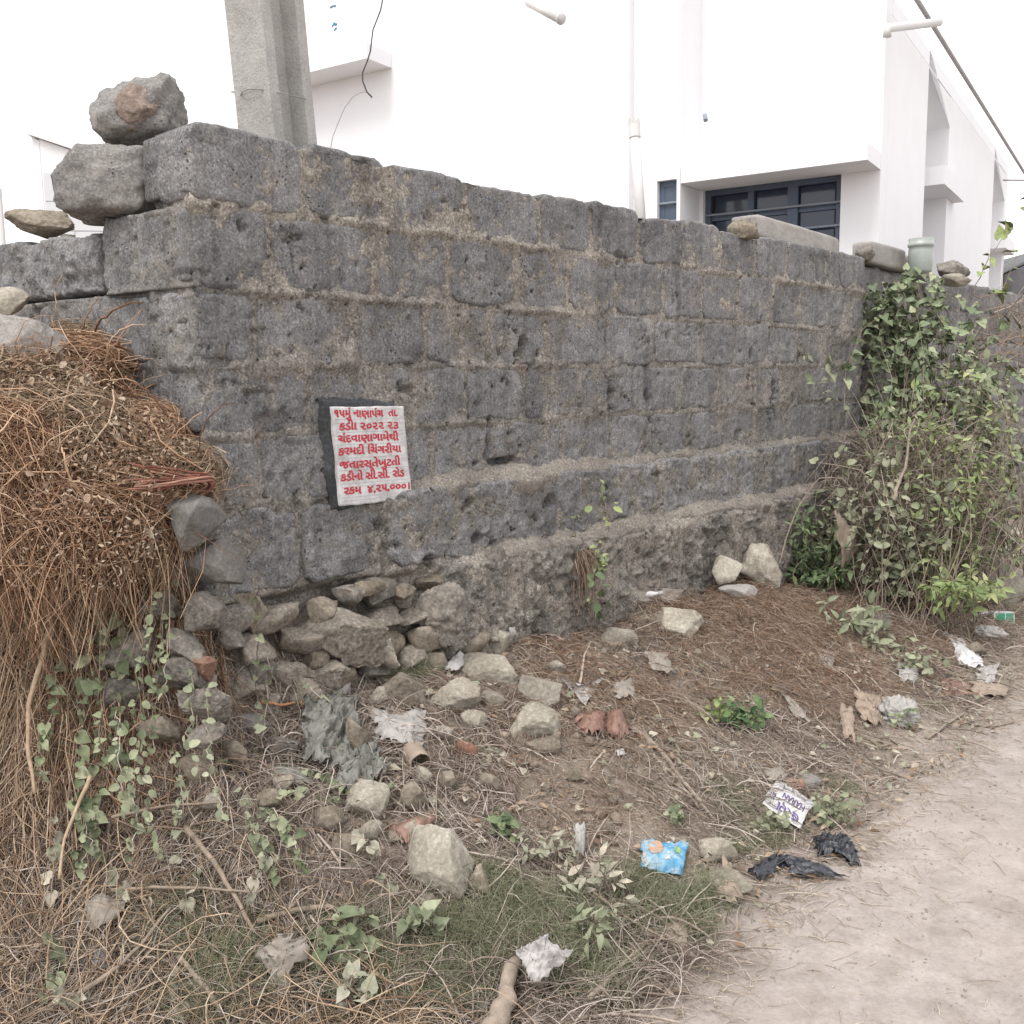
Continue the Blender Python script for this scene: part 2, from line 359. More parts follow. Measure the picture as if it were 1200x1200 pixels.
hh = N.math('ADD', N.math('MULTIPLY', n_fine, 1.0), N.math('MULTIPLY', n_vf, .4))
t.links.new(N.bump(hh, .7, .008), b.inputs['Normal']); M['ground'] = m
obj('ground', mesh_np('ground', np.stack([X, Y, Zt], -1).reshape(-1, 3), grid_faces(len(gx), len(gy)), M['ground']), kind='structure')

# ------------------------------------------------------------------ the old block wall
ROWS = [(2.262, 2.042), (2.032, 1.79), (1.78, 1.562), (1.552, 1.335), (1.325, 1.112), (1.098, .82), (.805, .36)]
HOLES = [(612, 402, 7, 13, .07), (714, 462, 6, 14, .05), (760, 470, 4, 16, .05), (572, 520, 4, 20, .06), (592, 541, 22, 6, .06), (552, 629, 8, 6, .06), (566, 636, 5, 5, .06),
         (318, 512, 22, 42, .018), (480, 458, 4, 5, .03), (630, 590, 5, 9, .05), (283, 268, 5, 6, .03), (715, 608, 9, 5, .05), (741, 646, 10, 4, .06), (540, 588, 7, 4, .03),
         (753, 538, 4, 9, .04), (803, 530, 4, 9, .04), (863, 512, 4, 9, .04), (880, 415, 4, 8, .04), (783, 392, 3, 6, .03), (905, 455, 4, 12, .05), (488, 658, 9, 8, .05), (656, 690, 6, 8, .05),
         (890, 262, 9, 4, .03), (728, 300, 4, 4, .03), (447, 655, 5, 30, .03), (240, 428, 22, 3, .04), (268, 412, 3, 10, .03), (640, 565, 5, 5, .04), (520, 235, 5, 4, .03), (345, 300, 3, 30, .02)]
HS = [(*sz(x, y), w * onwall(x, y)[1] / 1150 / .70 * .8, h * onwall(x, y)[1] / 1150 * .8, dp) for x, y, w, h, dp in HOLES]
def proudz(z, s=9.0):
    return .05 * (1 - sstep(z, 1.06, 1.12)) * sstep(s, .52, .80) + .065 * (1 - sstep(z, .77, .83)) * sstep(s, .85, 1.1)
def holes(s, z):
    o = 0; hn = 1 + 1.1 * fbm(np.stack([s * 30, z * 30, s * 0], -1), 2, 66)
    for hs_, hz, rw, rh, dp in HS:
        e = (((s - hs_) / rw) ** 2 + ((z - hz) / rh) ** 2) * hn
        o = o - dp * np.exp(-e * e * 1.2)
    return o
def face_grid(s0, s1, z0, z1, step):
    ns = max(3, int((s1 - s0) / step)); nz = max(3, int((z1 - z0) / step))
    return np.meshgrid(np.linspace(s0, s1, ns), np.linspace(z0, z1, nz), indexing='ij')
def to3(S, Zz, O, org, du, nn):
    return np.stack([org[0] + du[0] * S + nn[0] * O, org[1] + du[1] * S + nn[1] * O, Zz], -1)
def shell(P, back):
    """closed solid: front grid P (ns,nz,3) and a back grid ring shifted by the vector back"""
    ns, nz = P.shape[:2]; V = P.reshape(-1, 3); Fq = grid_faces(ns, nz)
    idx = np.arange(ns * nz).reshape(ns, nz)
    ring = np.concatenate([idx[:, 0], idx[-1, 1:], idx[-2::-1, -1], idx[0, -2:0:-1]])
    m_ = len(ring); B = V[ring] + back; o = ns * nz
    side = np.stack([ring, np.arange(m_) + o, (np.arange(m_) + 1) % m_ + o, np.roll(ring, -1)], -1)
    ctr = B.mean(0); V2 = np.concatenate([V, B, ctr[None]])
    cap = np.stack([np.arange(m_) + o, np.full(m_, o + m_), np.full(m_, o + m_), (np.arange(m_) + 1) % m_ + o], -1)
    faces = [tuple(f) for f in cap[:, [0, 1, 3]]]
    return V2, Fq, side, faces
def shell_mesh(name, P, back, mat):
    V, Fq, side, caps = shell(P, back)
    me = mesh_np(name, V, [tuple(f) for f in np.concatenate([Fq, side]).tolist()] + caps, mat)
    return me
BK = 0
def block(s0, s1, z0, z1, org, du, nn, off, mat, root, rough=.006, seed=0, step=.0085, top=False, thick=.24, useholes=True, name='block', rnd=.012):
    S, Zz = face_grid(s0, s1, z0, z1, step)
    cx, cz, hw, hh_ = (s0 + s1) / 2, (z0 + z1) / 2, (s1 - s0) / 2, (z1 - z0) / 2
    # outline wobble and chipped corners
    P3 = np.stack([S * 9, Zz * 9, np.full_like(S, seed * 3.7)], -1)
    wob = .012 * vnoise(P3 * .7, 31) + .006 * vnoise(P3 * 3, 32); wob2 = .012 * vnoise(P3 * .7, 33) + .006 * vnoise(P3 * 3, 34)
    ex = np.abs(S - cx) / hw; ez = np.abs(Zz - cz) / hh_
    ds = (1 - ex) * hw; dz = (1 - ez) * hh_
    q = np.hypot(np.clip(.05 - ds, 0, None), np.clip(.05 - dz, 0, None)); edge = np.clip(.05 - q, 0, .05)
    S2 = S + wob; Z2 = Zz + wob2 * (1.0 if not top else .8)
    cut = np.clip((ex + ez - 1.82), 0, None) * (.10 + .10 * _hash(np.array([seed]), np.array([3]), np.array([1]), 3)[0])
    S2 = S2 - np.sign(S - cx) * cut; Z2 = Z2 - np.sign(Zz - cz) * cut
    Pn = np.stack([S, Zz, np.full_like(S, seed * .37)], -1)
    o = off + rough * 1.3 * fbm(Pn * 11, 4, 41) + rough * .7 * fbm(Pn * 45, 3, 45)
    pit = vnoise(Pn * 52, 51) * .6 + vnoise(Pn * 24, 52) * .6; o = o - np.clip(pit - .52, 0, .3) * .05
    o = o - rnd * (1 - np.sqrt(np.clip(1 - (1 - np.clip(edge / .010, 0, 1)) ** 2, 0, 1)))
    o = o + .003 * vnoise(Pn * 3.1, 61)
    if useholes: o = o + holes(S, Zz)
    P = to3(S2, Z2, o, org, du, nn)
    me = shell_mesh(name, P, np.array([*(-nn * thick), 0]), mat)
    ob = obj(name, me); under(ob, root)
    return ob
wall = empty('block_wall', (*C0, 0), 'long weathered dark grey block wall with crumbling pale mortar, standing on the slope', 'wall')
r0 = [0.0, .415, .775, 1.165, 1.58, 1.93, 2.30, 2.68, 3.02, 3.40, 3.76, 4.12, 4.47, 4.85]
r1 = [0.0, .275, .695, 1.055, 1.44, 1.775, 2.12, 2.50, 2.85, 3.22, 3.60, 3.95, 4.31, 4.85]
rowcuts = [r0, r1]
for k in range(2, 6):
    c = [0.0]; rr = random.Random(40 + k); x = .2 + .2 * (k % 2) if k != 5 else .30
    while x < 4.75: c.append(x); x += rr.uniform(.33, .43)
    c.append(4.85); rowcuts.append(c)
rowcuts[5] = [0.0, .34, .70, 1.12, 1.55, 2.0, 2.42, 2.9, 3.35, 3.8, 4.3, 4.85]
rowcuts.append([.92, 1.32, 1.95, 2.5, 3.05, 3.6, 4.2, 4.85])
sd_ = 0
for ri, ((zt, zb), cuts) in enumerate(zip(ROWS, rowcuts)):
    for i in range(len(cuts) - 1):
        sd_ += 1; g = .006 + (.004 if ri < 2 else 0)
        rr = random.Random(sd_)
        low = ri == 6
        block(cuts[i] + (g if i else -.004), cuts[i + 1] - g, zb + rr.uniform(-.004, .004), zt + rr.uniform(-.012, .01) * (1.3 if ri == 0 else .6), C0, U, NN,
              proudz((zt + zb) / 2, (cuts[i] + cuts[i + 1]) / 2 + .1) + rr.uniform(-.003, .003) + (.003 if ri < 2 else .001), M['block'] if not low else M['footing'], wall, rough=.005 if ri < 5 else (.009 if ri == 5 else .022), seed=sd_, top=ri == 0, rnd=.012 if not low else .045, name='block')
# left face
lcuts = {0: [0.012, .17], 1: [0.012, .30, .47], 2: [0.012, .22, .52, .9], 3: [.012, .35, .70, 1.1], 4: [.012, .25, .6, 1.0], 5: [.012, .3, .7, 1.1]}
for ri, cuts in lcuts.items():
    zt, zb = ROWS[ri]
    for i in range(len(cuts) - 1):
        sd_ += 1
        block(cuts[i], cuts[i + 1] - .008, zb, zt - (.03 if ri == 0 else .0), C0, WL, NL, .0 + random.uniform(-.004, .004) + 0, M['block'], wall, seed=sd_, useholes=False, thick=.2)
# separate lower length of the left face: one big rough block over a dark gap
block(.50, 1.02, 1.80, 2.005, C0, WL, NL, -.01, M['block'], wall, seed=301, rough=.012, useholes=False, rnd=.06, thick=.28)
block(.98, 1.60, 1.80, 2.02, C0, WL, NL, -.01, M['block'], wall, seed=303, rough=.012, useholes=False, rnd=.06, thick=.28)
block(.50, .57, 1.66, 1.785, C0, WL, NL, .0, M['block'], wall, seed=302, rough=.008, useholes=False, rnd=.03, thick=.2)
# mortar bed: a continuous rough sheet that shows in the joints and smears over the faces
def mortar_sheet(s0, s1, z0, z1, org, du, nn, cuts_rows, mat, name, smear, seed, hol, zmaxfun=None, base=-.006):
    S, Zz = face_grid(s0, s1, z0, z1, .0085)
    Pn = np.stack([S, Zz, np.full_like(S, seed)], -1)
    o = base + .0055 * fbm(Pn * 9, 4, 71) + .005 * fbm(Pn * 40, 3, 75)
    sm = fbm(np.stack([S * 2.6, Zz * 5.0, np.full_like(S, seed)], -1), 3, 77)
    o = o + smear(S, Zz) * np.clip(sm + .15, 0, .8) * .022
    jd = np.full_like(S, 9.0)
    for (zt, zb), cuts in cuts_rows:
        inr = (Zz < zt + .012) & (Zz > zb - .012)
        for c in cuts[1:-1]: jd = np.where(inr, np.minimum(jd, np.abs(S - c + .01 * vnoise(Pn * 8, 81))), jd)
        jd = np.minimum(jd, np.abs(Zz - zb + .005 + .008 * vnoise(Pn * 6, 82)) * 1.0)
    o = o + .011 * np.exp(-(jd / .018) ** 2) * np.clip(.75 + 1.3 * fbm(np.stack([S * 3.2, Zz * 4.2, np.full_like(S, seed + 4)], -1), 2, 85), 0, 1.3)
    if hol: o = o + .0008 * sstep(Zz, 1.79, 1.84)
    if hol: o = o + .013 * np.exp(-((Zz - 2.037 - .012 * vnoise(Pn * 3, 83)) / .026) ** 2) * np.clip(.55 + fbm(Pn * 4.5, 3, 84), 0, 1) + .012 * np.exp(-((Zz - 1.787) / .022) ** 2) * np.clip(.5 + fbm(Pn * 4.5, 3, 88), 0, 1) * (1 - sstep(S, 1.6, 2.4))
    o = o + (proudz(Zz, S) - .05 * (1 - sstep(Zz, .77, .82)) * (1 - sstep(S, .8, 1.0)) if hol else 0)
    if hol: o = o + holes(S, Zz) * 1.25
    pit = vnoise(Pn * 46, 91) * .6 + vnoise(Pn * 21, 92) * .6; o = o - np.clip(pit - .5, 0, .3) * .06
    P = to3(S, Zz, o, org, du, nn)
    if zmaxfun is not None: P[..., 2] = np.minimum(P[..., 2], zmaxfun(S))
    return under(obj(name, shell_mesh(name, P, np.array([*(-nn * .17), 0]), mat)), wall)
topf = lambda S: 2.245 + .014 * vnoise(np.stack([S * 7, S * 0, S * 0], -1), 5)
mortar_sheet(.0, 4.86, .30, 2.265, C0, U, NN, list(zip(ROWS, rowcuts)), M['mortar_wall'], 'mortar', lambda S, Z: .22 + .35 * (1 - sstep(Z, 1.72, 1.80)) * sstep(Z, 1.10, 1.16) + .6 * (1 - sstep(Z, .78, .84)), 1, True, topf)
# sandy mortar ledges on the two steps
def ledge(s0, s1, z, off0, off1, seed):
    ns = int((s1 - s0) / .009); S, Q = np.meshgrid(np.linspace(s0, s1, ns), np.linspace(0, 1, 12), indexing='ij')
    Pn = np.stack([S, Q * .1, np.full_like(S, seed)], -1)
    nz_ = .013 * fbm(Pn * 9, 4, 15) + .005 * fbm(Pn * 40, 2, 16)
    edge = off1 + .032 * fbm(np.stack([S * 4, S * 0, S * 0], -1), 4, seed)
    rs_ = sstep(S, s0, s0 + .45); O = off0 + (edge * rs_ - .012 * (1 - rs_) - off0) * Q - .035 * sstep(Q, .82, 1.0); Zz = z + .045 - .075 * Q ** 1.3 + nz_ * 1.2 - .03 * sstep(Q, .8, 1.0)
    under(obj('mortar_ledge', shell_mesh('mortar_ledge', to3(S, Zz, O, C0, U, NN), np.array([*(-NN * .03), -.03]), M['ledge'])), wall)
ledge(.60, 4.85, 1.105, -.02, .052, 5); ledge(.9, 4.85, .815, .03, .118, 8)
mortar_sheet(.0, .47, 1.79, 2.03, C0, WL, NL, [(ROWS[1], lcuts[1])], M['mortar_dark'], 'mortar', lambda S, Z: .7 + 0 * S, 4, False, base=-.012)
mortar_sheet(.0, 1.1, .5, 1.79, C0, WL, NL, [(ROWS[k], lcuts[k]) for k in (2, 3, 4, 5)], M['mortar_dark'], 'mortar', lambda S, Z: 1.0 + 0 * S, 6, False, base=-.012)
# solid core behind the faces
mb = MB(); c3 = np.array([*(C0 - NN * .10 + U * .06), 0.25])
mb.box(c3, np.array([*(U * 4.72), 0]), np.array([*(-NN * .2), 0]), np.array([0, 0, 1.97]))
under(obj('wall_core', mb.mesh('wall_core', M['mortar_dark'])), wall)
mb = MB(); c3 = np.array([*(C0 - NL * .07 + WL * .1), 0.25])
mb.box(c3, np.array([*(WL * .9), 0]), np.array([*(-NL * .2), 0]), np.array([0, 0, 1.5]))
under(obj('wall_core', mb.mesh('wall_core', M['mortar_dark'])), wall)

# the further length of wall past the creeper, set a little back
C1 = C0 + U * 4.84 - NN * .10
fw_ = empty('boundary_wall', (*C1, 0), 'further length of grey block wall behind the creeper and shrub, set slightly back', 'wall')
cr = []
for ri, (zt, zb) in enumerate([(2.235, 2.01), (2.0, 1.77), (1.76, 1.54), (1.53, 1.31), (1.30, 1.07), (1.06, .80), (.79, .52), (.51, .2)]):
    cuts = [0.0, .18 + .2 * (ri % 2)]
    rr = random.Random(90 + ri)
    while cuts[-1] < 9: cuts.append(cuts[-1] + rr.uniform(.36, .44))
    cr.append(((zt, zb), cuts))
    for i in range(len(cuts) - 1):
        sd_ += 1
        block(cuts[i] + .007, cuts[i + 1] - .007, zb, zt + rr.uniform(-.012, .008), C1, U, NN, .003 + rr.uniform(-.003, .003), M['block'], fw_, seed=sd_, step=.014, useholes=False, thick=.2, name='block')
S, Zz = face_grid(-.1, 9.4, .1, 2.225, .03); Pn = np.stack([S, Zz, S * 0], -1)
under(obj('mortar', shell_mesh('mortar', to3(S, Zz, -.008 + .012 * fbm(Pn * 8, 4, 5), C1, U, NN), np.array([*(-NN * .18), 0]), M['mortar_dark'])), fw_)

# ------------------------------------------------------------------ rocks
def ico(sub):
    import bmesh
    bm = bmesh.new(); bmesh.ops.create_icosphere(bm, subdivisions=sub, radius=1)
    V = np.array([v.co[:] for v in bm.verts]); Fc = np.array([[v.index for v in f.verts] for f in bm.faces]); bm.free(); return V, Fc
ICO = {k: ico(k) for k in (2, 3, 4, 5)}
def rock_mesh(name, ctr, axes, seed, mat, sub=4, cuts=9, rough=.05, boxy=.0, crisp=1.0):
    V, Fc = ICO[sub]; r = np.random.default_rng(seed); P = V.copy()
    if boxy: P = P / (np.abs(P) ** (2 + 6 * boxy)).sum(1, keepdims=True) ** (1 / (2 + 6 * boxy))
    for k in range(cuts + 3):
        nrm = r.normal(size=3); nrm /= np.linalg.norm(nrm); h = r.uniform(.52, .84)
        dd_ = P @ nrm - h; P = P - np.clip(dd_, 0, None)[:, None] * nrm * .93 * crisp
    P = P * (1 + rough * 1.3 * fbm(P * 2.2 + seed, 3, seed % 97)[:, None])
    for k in range(max(0, cuts // 2)):
        nrm = r.normal(size=3); nrm /= np.linalg.norm(nrm); h = r.uniform(.50, .70)
        P = P - np.clip(P @ nrm - h, 0, None)[:, None] * nrm * .97
    P = P / np.abs(P).max(0)
    P = P * (1 + rough * .55 * fbm(P * 7 + seed, 4, seed % 89, .65)[:, None])
    W3 = ctr + P @ np.array(axes)
    return mesh_np(name, W3, Fc, mat)
def rock(bbox, label, mat='lime', seed=1, depth=None, name='stone', cat='stone', root=None, rough=.06, cuts=9, boxy=.15, thick=.8, sink=.25, tilt=0, sub=4, group=None):
    x0, y0, x1, y1 = bbox; cx, cy = (x0 + x1) / 2, (y0 + y1) / 2
    if depth is None:
        P, k = hit(cx, cy + (y1 - y0) * sink)
    else: k = depth
    if x1 - x0 > 58 and sub == 4: sub = 5
    w = (x1 - x0) / 2 * k / 1150; h = (y1 - y0) / 2 * k / 1150; c = at(cx, cy, k)
    ct, st = math.cos(tilt), math.sin(tilt)
    ax = [(RT * ct + UP * st) * w, FW * (w + h) / 2 * thick, (-RT * st + UP * ct) * h]
    me = rock_mesh(name, c, ax, seed, M[mat], sub, cuts, rough, boxy)
    o = local(obj(name, me))
    if root is not None:
        loc = Vector(o.location); o.parent = root; o.matrix_parent_inverse = Matrix.Translation(-root.location)
    else:
        o['label'] = label; o['category'] = cat
        if group: o['group'] = group
    return o
# foundation stones: parts of the wall
def wk(px, py, off): return onwall(px, py, off)[1]
FS = [((322, 700, 470, 782), 'rubble', .13, .25), ((476, 676, 547, 758), 'basalt', .13, .1), ((426, 748, 470, 788), 'rubble', .14, .1), ((402, 680, 452, 702), 'limebrown', .12, .1),
      ((318, 762, 432, 822), 'rubble', .12, .0), ((450, 682, 492, 704), 'limebrown', .11, 0), ((252, 752, 328, 818), 'basalt', .08, .1), ((455, 735, 560, 790), 'basalt', .05, 0),
      ((268, 690, 330, 760), 'limebrown', .06, .1), ((560, 672, 640, 722), 'rubble', .06, .1), ((630, 668, 692, 722), 'rubble', .06, .3), ((548, 640, 600, 690), 'basalt', .11, 0), ((590, 690, 640, 725), 'basalt', .13, 0)]
for i, (bb, mt, off, bx) in enumerate(FS):
    k = wk((bb[0] + bb[2]) / 2, (bb[1] + bb[3]) / 2, off - .05)
    rock(bb, None, mt, 100 + i, depth=k, root=wall, rough=.12, boxy=.25 + bx, thick=.7)
LS = [((193, 570, 268, 646), 'greyrock', .3), ((208, 630, 284, 694), 'greyrock', .1), ((212, 690, 270, 740), 'basalt', .2), ((190, 733, 242, 780), 'basalt', .1), ((248, 733, 288, 768), 'basalt', 0),
      ((205, 798, 274, 848), 'basalt', .1), ((180, 764, 250, 812), 'basalt', .1), ((212, 845, 268, 882), 'basalt', .1), ((158, 832, 212, 874), 'limebrown', .1), ((160, 690, 215, 735), 'basalt', .1),
      ((262, 812, 330, 850), 'basalt', 0), ((150, 640, 215, 690), 'basalt', .1), ((225, 762, 254, 800), 'brick', .3), ((120, 735, 190, 790), 'basalt', .1), ((330,815,420,850),'basalt',0),((100, 790, 170, 850), 'basalt', .1)]
rf = random.Random(12); fill = []
for row, zc in enumerate((.74, .65, .56, .47, .38)):
    sx_ = -.03 + .05 * (row % 2)
    while sx_ < 1.25:
        w_ = rf.uniform(.055, .11)
        if not (sx_ > .95 and row < 2): fill.append((sx_ + w_, zc + rf.uniform(-.02, .02), w_, rf.uniform(.045, .065), rf.uniform(.0, .035) + .02 * row, rf.choice(['basalt', 'limebrown', 'limebrown', 'rubble', 'rubble'])))
        sx_ += 2 * w_ * .92
for row, zc in enumerate((1.02, .90, .79, .68, .57, .46, .36)):
    ax_ = .03 + .04 * (row % 2)
    while ax_ < .42: fill.append((-ax_ - .03, zc + rf.uniform(-.02, .02), rf.uniform(.05, .085), rf.uniform(.045, .065), rf.uniform(.02, .05), rf.choice(['basalt', 'rubble', 'limebrown', 'rubble']))); ax_ += .13
for i, (s_, z_, w_, h_, o_, mt) in enumerate(fill):
    if s_ >= 0: q_ = C0 + U * s_ + NN * o_; ax = [np.array([*(U * w_), 0]), np.array([*(NN * .07), 0]), np.array([0, 0, h_])]
    else: q_ = C0 + WL * -s_ + NL * o_; ax = [np.array([*(WL * w_), 0]), np.array([*(NL * .07), 0]), np.array([0, 0, h_])]
    me = rock_mesh('stone', np.array([*q_, z_]), ax, 1200 + i, M[mt], 3, 6, .09, .3); under(local(obj('stone', me)), wall)
for i, (bb, mt, bx) in enumerate(LS):
    cx = (bb[0] + bb[2]) / 2; k = (2.80 if i == 0 else 2.93) + (250 - cx) * .0006 - ((bb[1] + bb[3]) / 2 - 600) * .0005
    if cx > 260: k = wk(cx, 700, .03)
    rock(bb, None, mt, 140 + i, depth=k, root=wall, rough=.09 if mt != 'greyrock' else .04, boxy=.2 + bx, thick=.9, cuts=10)
# ------------------------------------------------------------------ white house behind the wall
A_ = np.array([-.841, .541, 0]); B_ = np.array([.541, .841, 0]); ZZ = np.array([0, 0, 1.0])
HC = at(1029, 290, 9.0); HC[2] = 0
def hf(px, py, p=0.0):                                 # pixel on the front plane (shifted by p along B_) -> (along A_, z)
    d = ray(px, py); o = HC + B_ * p; k = ((o - CAM) @ B_) / (d @ B_); P = CAM + d * k; return (P - HC) @ A_, P[2]
def hr(px, py, p=0.0):                                 # pixel on the right-hand plane, p outwards
    d = ray(px, py); o = HC - A_ * p; k = ((o - CAM) @ A_) / (d @ A_); P = CAM + d * k; return (P - HC) @ B_, P[2]
house = empty('white_house', HC, 'large white plastered house with navy barred windows, rising behind the block wall', 'house')
def hbox(name, a0, a1, b0, b1, z0, z1, mat, parent=house):
    mb = MB(); mb.box(HC + A_ * a0 + B_ * b0 + ZZ * z0, A_ * (a1 - a0), B_ * (b1 - b0), ZZ * (z1 - z0))
    o = obj(name, mb.mesh(name, M[mat])); under(o, house)
    if parent is not house:
        o.parent = parent; o.matrix_parent_inverse = Matrix.Translation(-house.location)
    return o
HT = 7.2
pL = -.5; pLL = -.60
aR, zT = hf(986, 203); aL, _z = hf(824, 226); zS = zT - 1.45
a797 = hf(797, 230, pL)[0]; a737 = hf(737, 200, pLL)[0]; a245 = hf(247, 80, pLL)[0]
hbox('wall', .0, aR, 0, .25, 0, HT, 'white'); hbox('wall', aL, a797 + .02, 0, .25, 0, HT, 'white')
hbox('wall', aR, aL, 0, .25, 0, zS, 'white'); hbox('wall', aR, aL, 0, .25, zT, HT, 'white')
sw0, sz1 = hf(793, 214, pL); sw1, _ = hf(770, 214, pL); sz1 = hf(781, 211, pL)[1]
hbox('wall', a797, sw0, pL, .25, 0, HT, 'white'); hbox('wall', sw1, a737, pL, .25, 0, HT, 'white')
hbox('wall', sw0, sw1, pL, .2, 0, sz1 - 1.2, 'white'); hbox('wall', sw0, sw1, pL, .2, sz1, HT, 'white')
hbox('wall', a737 + .0, a245, pLL, .3, 0, HT, 'white')
# sunshades
zf1 = hf(905, 180, pL)[1]; zf0 = hf(905, 205, pL)[1]
zf0 = hf(1016, 187, pL)[1]; zf1 = hf(1016, 166, pL)[1]
hbox('sunshade', .004, a797 - .004, pL + .003, -.002, zf0, zf1, 'white')
s0, z0 = hf(430, 68, pLL - .42); s1, z1 = hf(268, 103, pLL - .42)
hbox('sunshade', s0, s1, pLL - .42, pLL - .002, z0, z0 + .16, 'white')
# windows
def window(a0, a1, z0, z1, b, nsplit, bars, seed):
    w = .055
    mb = MB()
    def bx(x0, x1, y0, y1, q0=0, q1=.05): mb.box(HC + A_ * x0 + B_ * (b + q0) + ZZ * y0, A_ * (x1 - x0), B_ * (q1 - q0), ZZ * (y1 - y0))
    bx(a0, a0 + w, z0, z1); bx(a1 - w, a1, z0, z1); bx(a0 + w, a1 - w, z1 - w, z1); bx(a0 + w, a1 - w, z0, z0 + w)
    fr = under(obj('window', mb.mesh('window', M['navy'])), house)
    n = nsplit; step = (a1 - a0 - 2 * w) / n
    for i in range(1, n):
        mb = MB(); x = a0 + w + step * i; ww = .05 if i % 2 else .03
        mb.box(HC + A_ * (x - ww) + B_ * (b + .005) + ZZ * (z0 + w), A_ * (2 * ww), B_ * .04, ZZ * (z1 - z0 - 2 * w))
        obj('mullion', mb.mesh('mullion', M['navy']), fr)
    for i in range(n):
        mb = MB(); mb.box(HC + A_ * (a0 + w + step * i + .03) + B_ * (b + .06 + .002 * i) + ZZ * (z0 + w * .5), A_ * (step - .06), B_ * .008, ZZ * (z1 - z0 - w))
        obj('pane', mb.mesh('pane', M['glass']), fr)
    mb = MB(); mb.box(HC + A_ * (a0 + w) + B_ * (b + .035) + ZZ * (z1 - .30), A_ * (a1 - a0 - 2 * w), B_ * .02, ZZ * .05)
    obj('transom', mb.mesh('transom', M['navy']), fr)
    for i in range(bars):
        z = z1 - w - (i + .9) * (z1 - z0 - 2 * w) / (bars + .3)
        mb = MB(); mb.tube([HC + A_ * (a0 + .01) + B_ * (b - .02) + ZZ * z, HC + A_ * (a1 - .01) + B_ * (b - .02) + ZZ * z], .011, 6)
        obj('grille_bar', mb.mesh('grille_bar', M['grille']), fr)
window(aR, aL, zS, zT, .06, 3, 6, 1); window(sw0, sw1, sz1 - 1.2, sz1, pL + .06, 2, 6, 2)
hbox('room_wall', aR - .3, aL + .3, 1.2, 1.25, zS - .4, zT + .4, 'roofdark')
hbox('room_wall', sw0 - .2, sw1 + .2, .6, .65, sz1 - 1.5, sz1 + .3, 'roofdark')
# right-hand side: flush piers with recesses under sloping heads
b1 = hr(1086, 150)[0]; b2 = hr(1113, 150)[0]; b3 = hr(1165, 200)[0]; b4 = hr(1177, 240)[0]
zRoof = hr(1172, 158, .25)[1]
hbox('wall', 0.0, .45, .252, b1, 0, zRoof, 'white'); hbox('wall', 0, .45, b2, b3, 0, zRoof, 'white')
hbox('wall', .452, .6, .26, b4 + .3, 0, zRoof, 'white')
for (bb0, bb1, p0, p1) in ((b1, b2, (1086, 49), (1113, 149)), (b3, b4, (1166, 172), (1178, 236))):
    za, zb_ = hr(*p0)[1], hr(*p1)[1]
    mb = MB(); q = lambda b, z: HC + B_ * b + ZZ * z
    mb.prism([q(bb0, za), q(bb1, zb_), q(bb1, zRoof - .01), q(bb0, zRoof - .01)], A_ * .45)
    under(obj('sloping_lintel', mb.mesh('sloping_lintel', M['white'])), house)
hbox('wall', 0, .45, b4, b4 + .3, 0, zRoof, 'white')
for (px, py, qx) in ((1092, 217, 1130), (1168, 291, 1188)):
    bb, zz = hr(px, py); be = hr(qx, py + 20, .13)[0]
    hbox('sunshade', -.13, .44, bb, be, zz, zz + .20, 'white')
hbox('roof', .0, a245, .26, b4 + .3, zRoof + .004, zRoof + .16, 'white')
under(obj('roof_edge', (lambda mb: (mb.tube([HC - A_ * .27 + B_ * -1.4 + ZZ * (zRoof - .02), HC - A_ * .27 + B_ * (b4 + .2) + ZZ * (zRoof - .02)], .022, 8), mb.mesh('roof_edge', M['soffit'], True))[1])(MB())), house)
mb = MB(); P0 = at(1040, 33, 8.2); mb.tube([P0 + np.array([0, .0, -.07]), P0, at(1101, 26, 8.55)], .035, 10)
under(obj('rain_pipe', mb.mesh('rain_pipe', M['pipe'], True)), house)
mb = MB(); d_ = at(743, 150, 9.6)[2]; s_, z_ = hf(745, 160, pL); vp = HC + A_ * (s_ - .02) + B_ * (pL - .08)
vp = at(743, 146, 8.9); vb = at(754, 300, 8.9)
mb.tube([vb, vp], .046, 14); pipe = under(obj('vent_pipe', mb.mesh('vent_pipe', M['pipe'], True)), house)
mb = MB(); mb.tube([vp + (vb - vp) * .10, vp], .053, 14)
for k in range(8):
    an = k * math.pi / 4; c = vp + np.array([math.cos(an) * .045, math.sin(an) * .045, .0]); mb.box(c - np.array([.008, .008, 0]), (.016, 0, 0), (0, .016, 0), (0, 0, .05))
obj('vent_cap', mb.mesh('vent_cap', M['pipe']), pipe)
mb = MB(); e1 = at(657, 22, 8.6); e0 = e1 + (at(620, 2, 8.95) - e1) * 1.0; mb.tube([e0, e1], .045, 12); mb.tube([e1, e1 + (e1 - e0) * .02], .05, 12)
under(obj('drain_pipe', mb.mesh('drain_pipe', M['pipe'], True)), house)
mb = MB(); mb.tube([at(826, 135, 9.2), at(827, 141, 9.15)], .02, 8); under(obj('pipe_stub', mb.mesh('pipe_stub', M['grille'])), house)
mb = MB()
for (xa, ya, xb, yb) in ((387, 9, 394, 7), (389, 31, 395, 28), (392, 36, 395, 33), (391, 27, 394, 30)):
    sa, za = hf(xa, ya, pLL); sb_, zb_ = hf(xb, yb, pLL)
    P0 = HC + A_ * sa + B_ * (pLL - .004) + ZZ * za; P1 = HC + A_ * sb_ + B_ * (pLL - .004) + ZZ * zb_
    mb.tube([P0, (P0 + P1) / 2 + ZZ * .01, P1], .009, 5)
under(obj('painted_mark', mb.mesh('painted_mark', M['teal']), kind='stuff'), house)

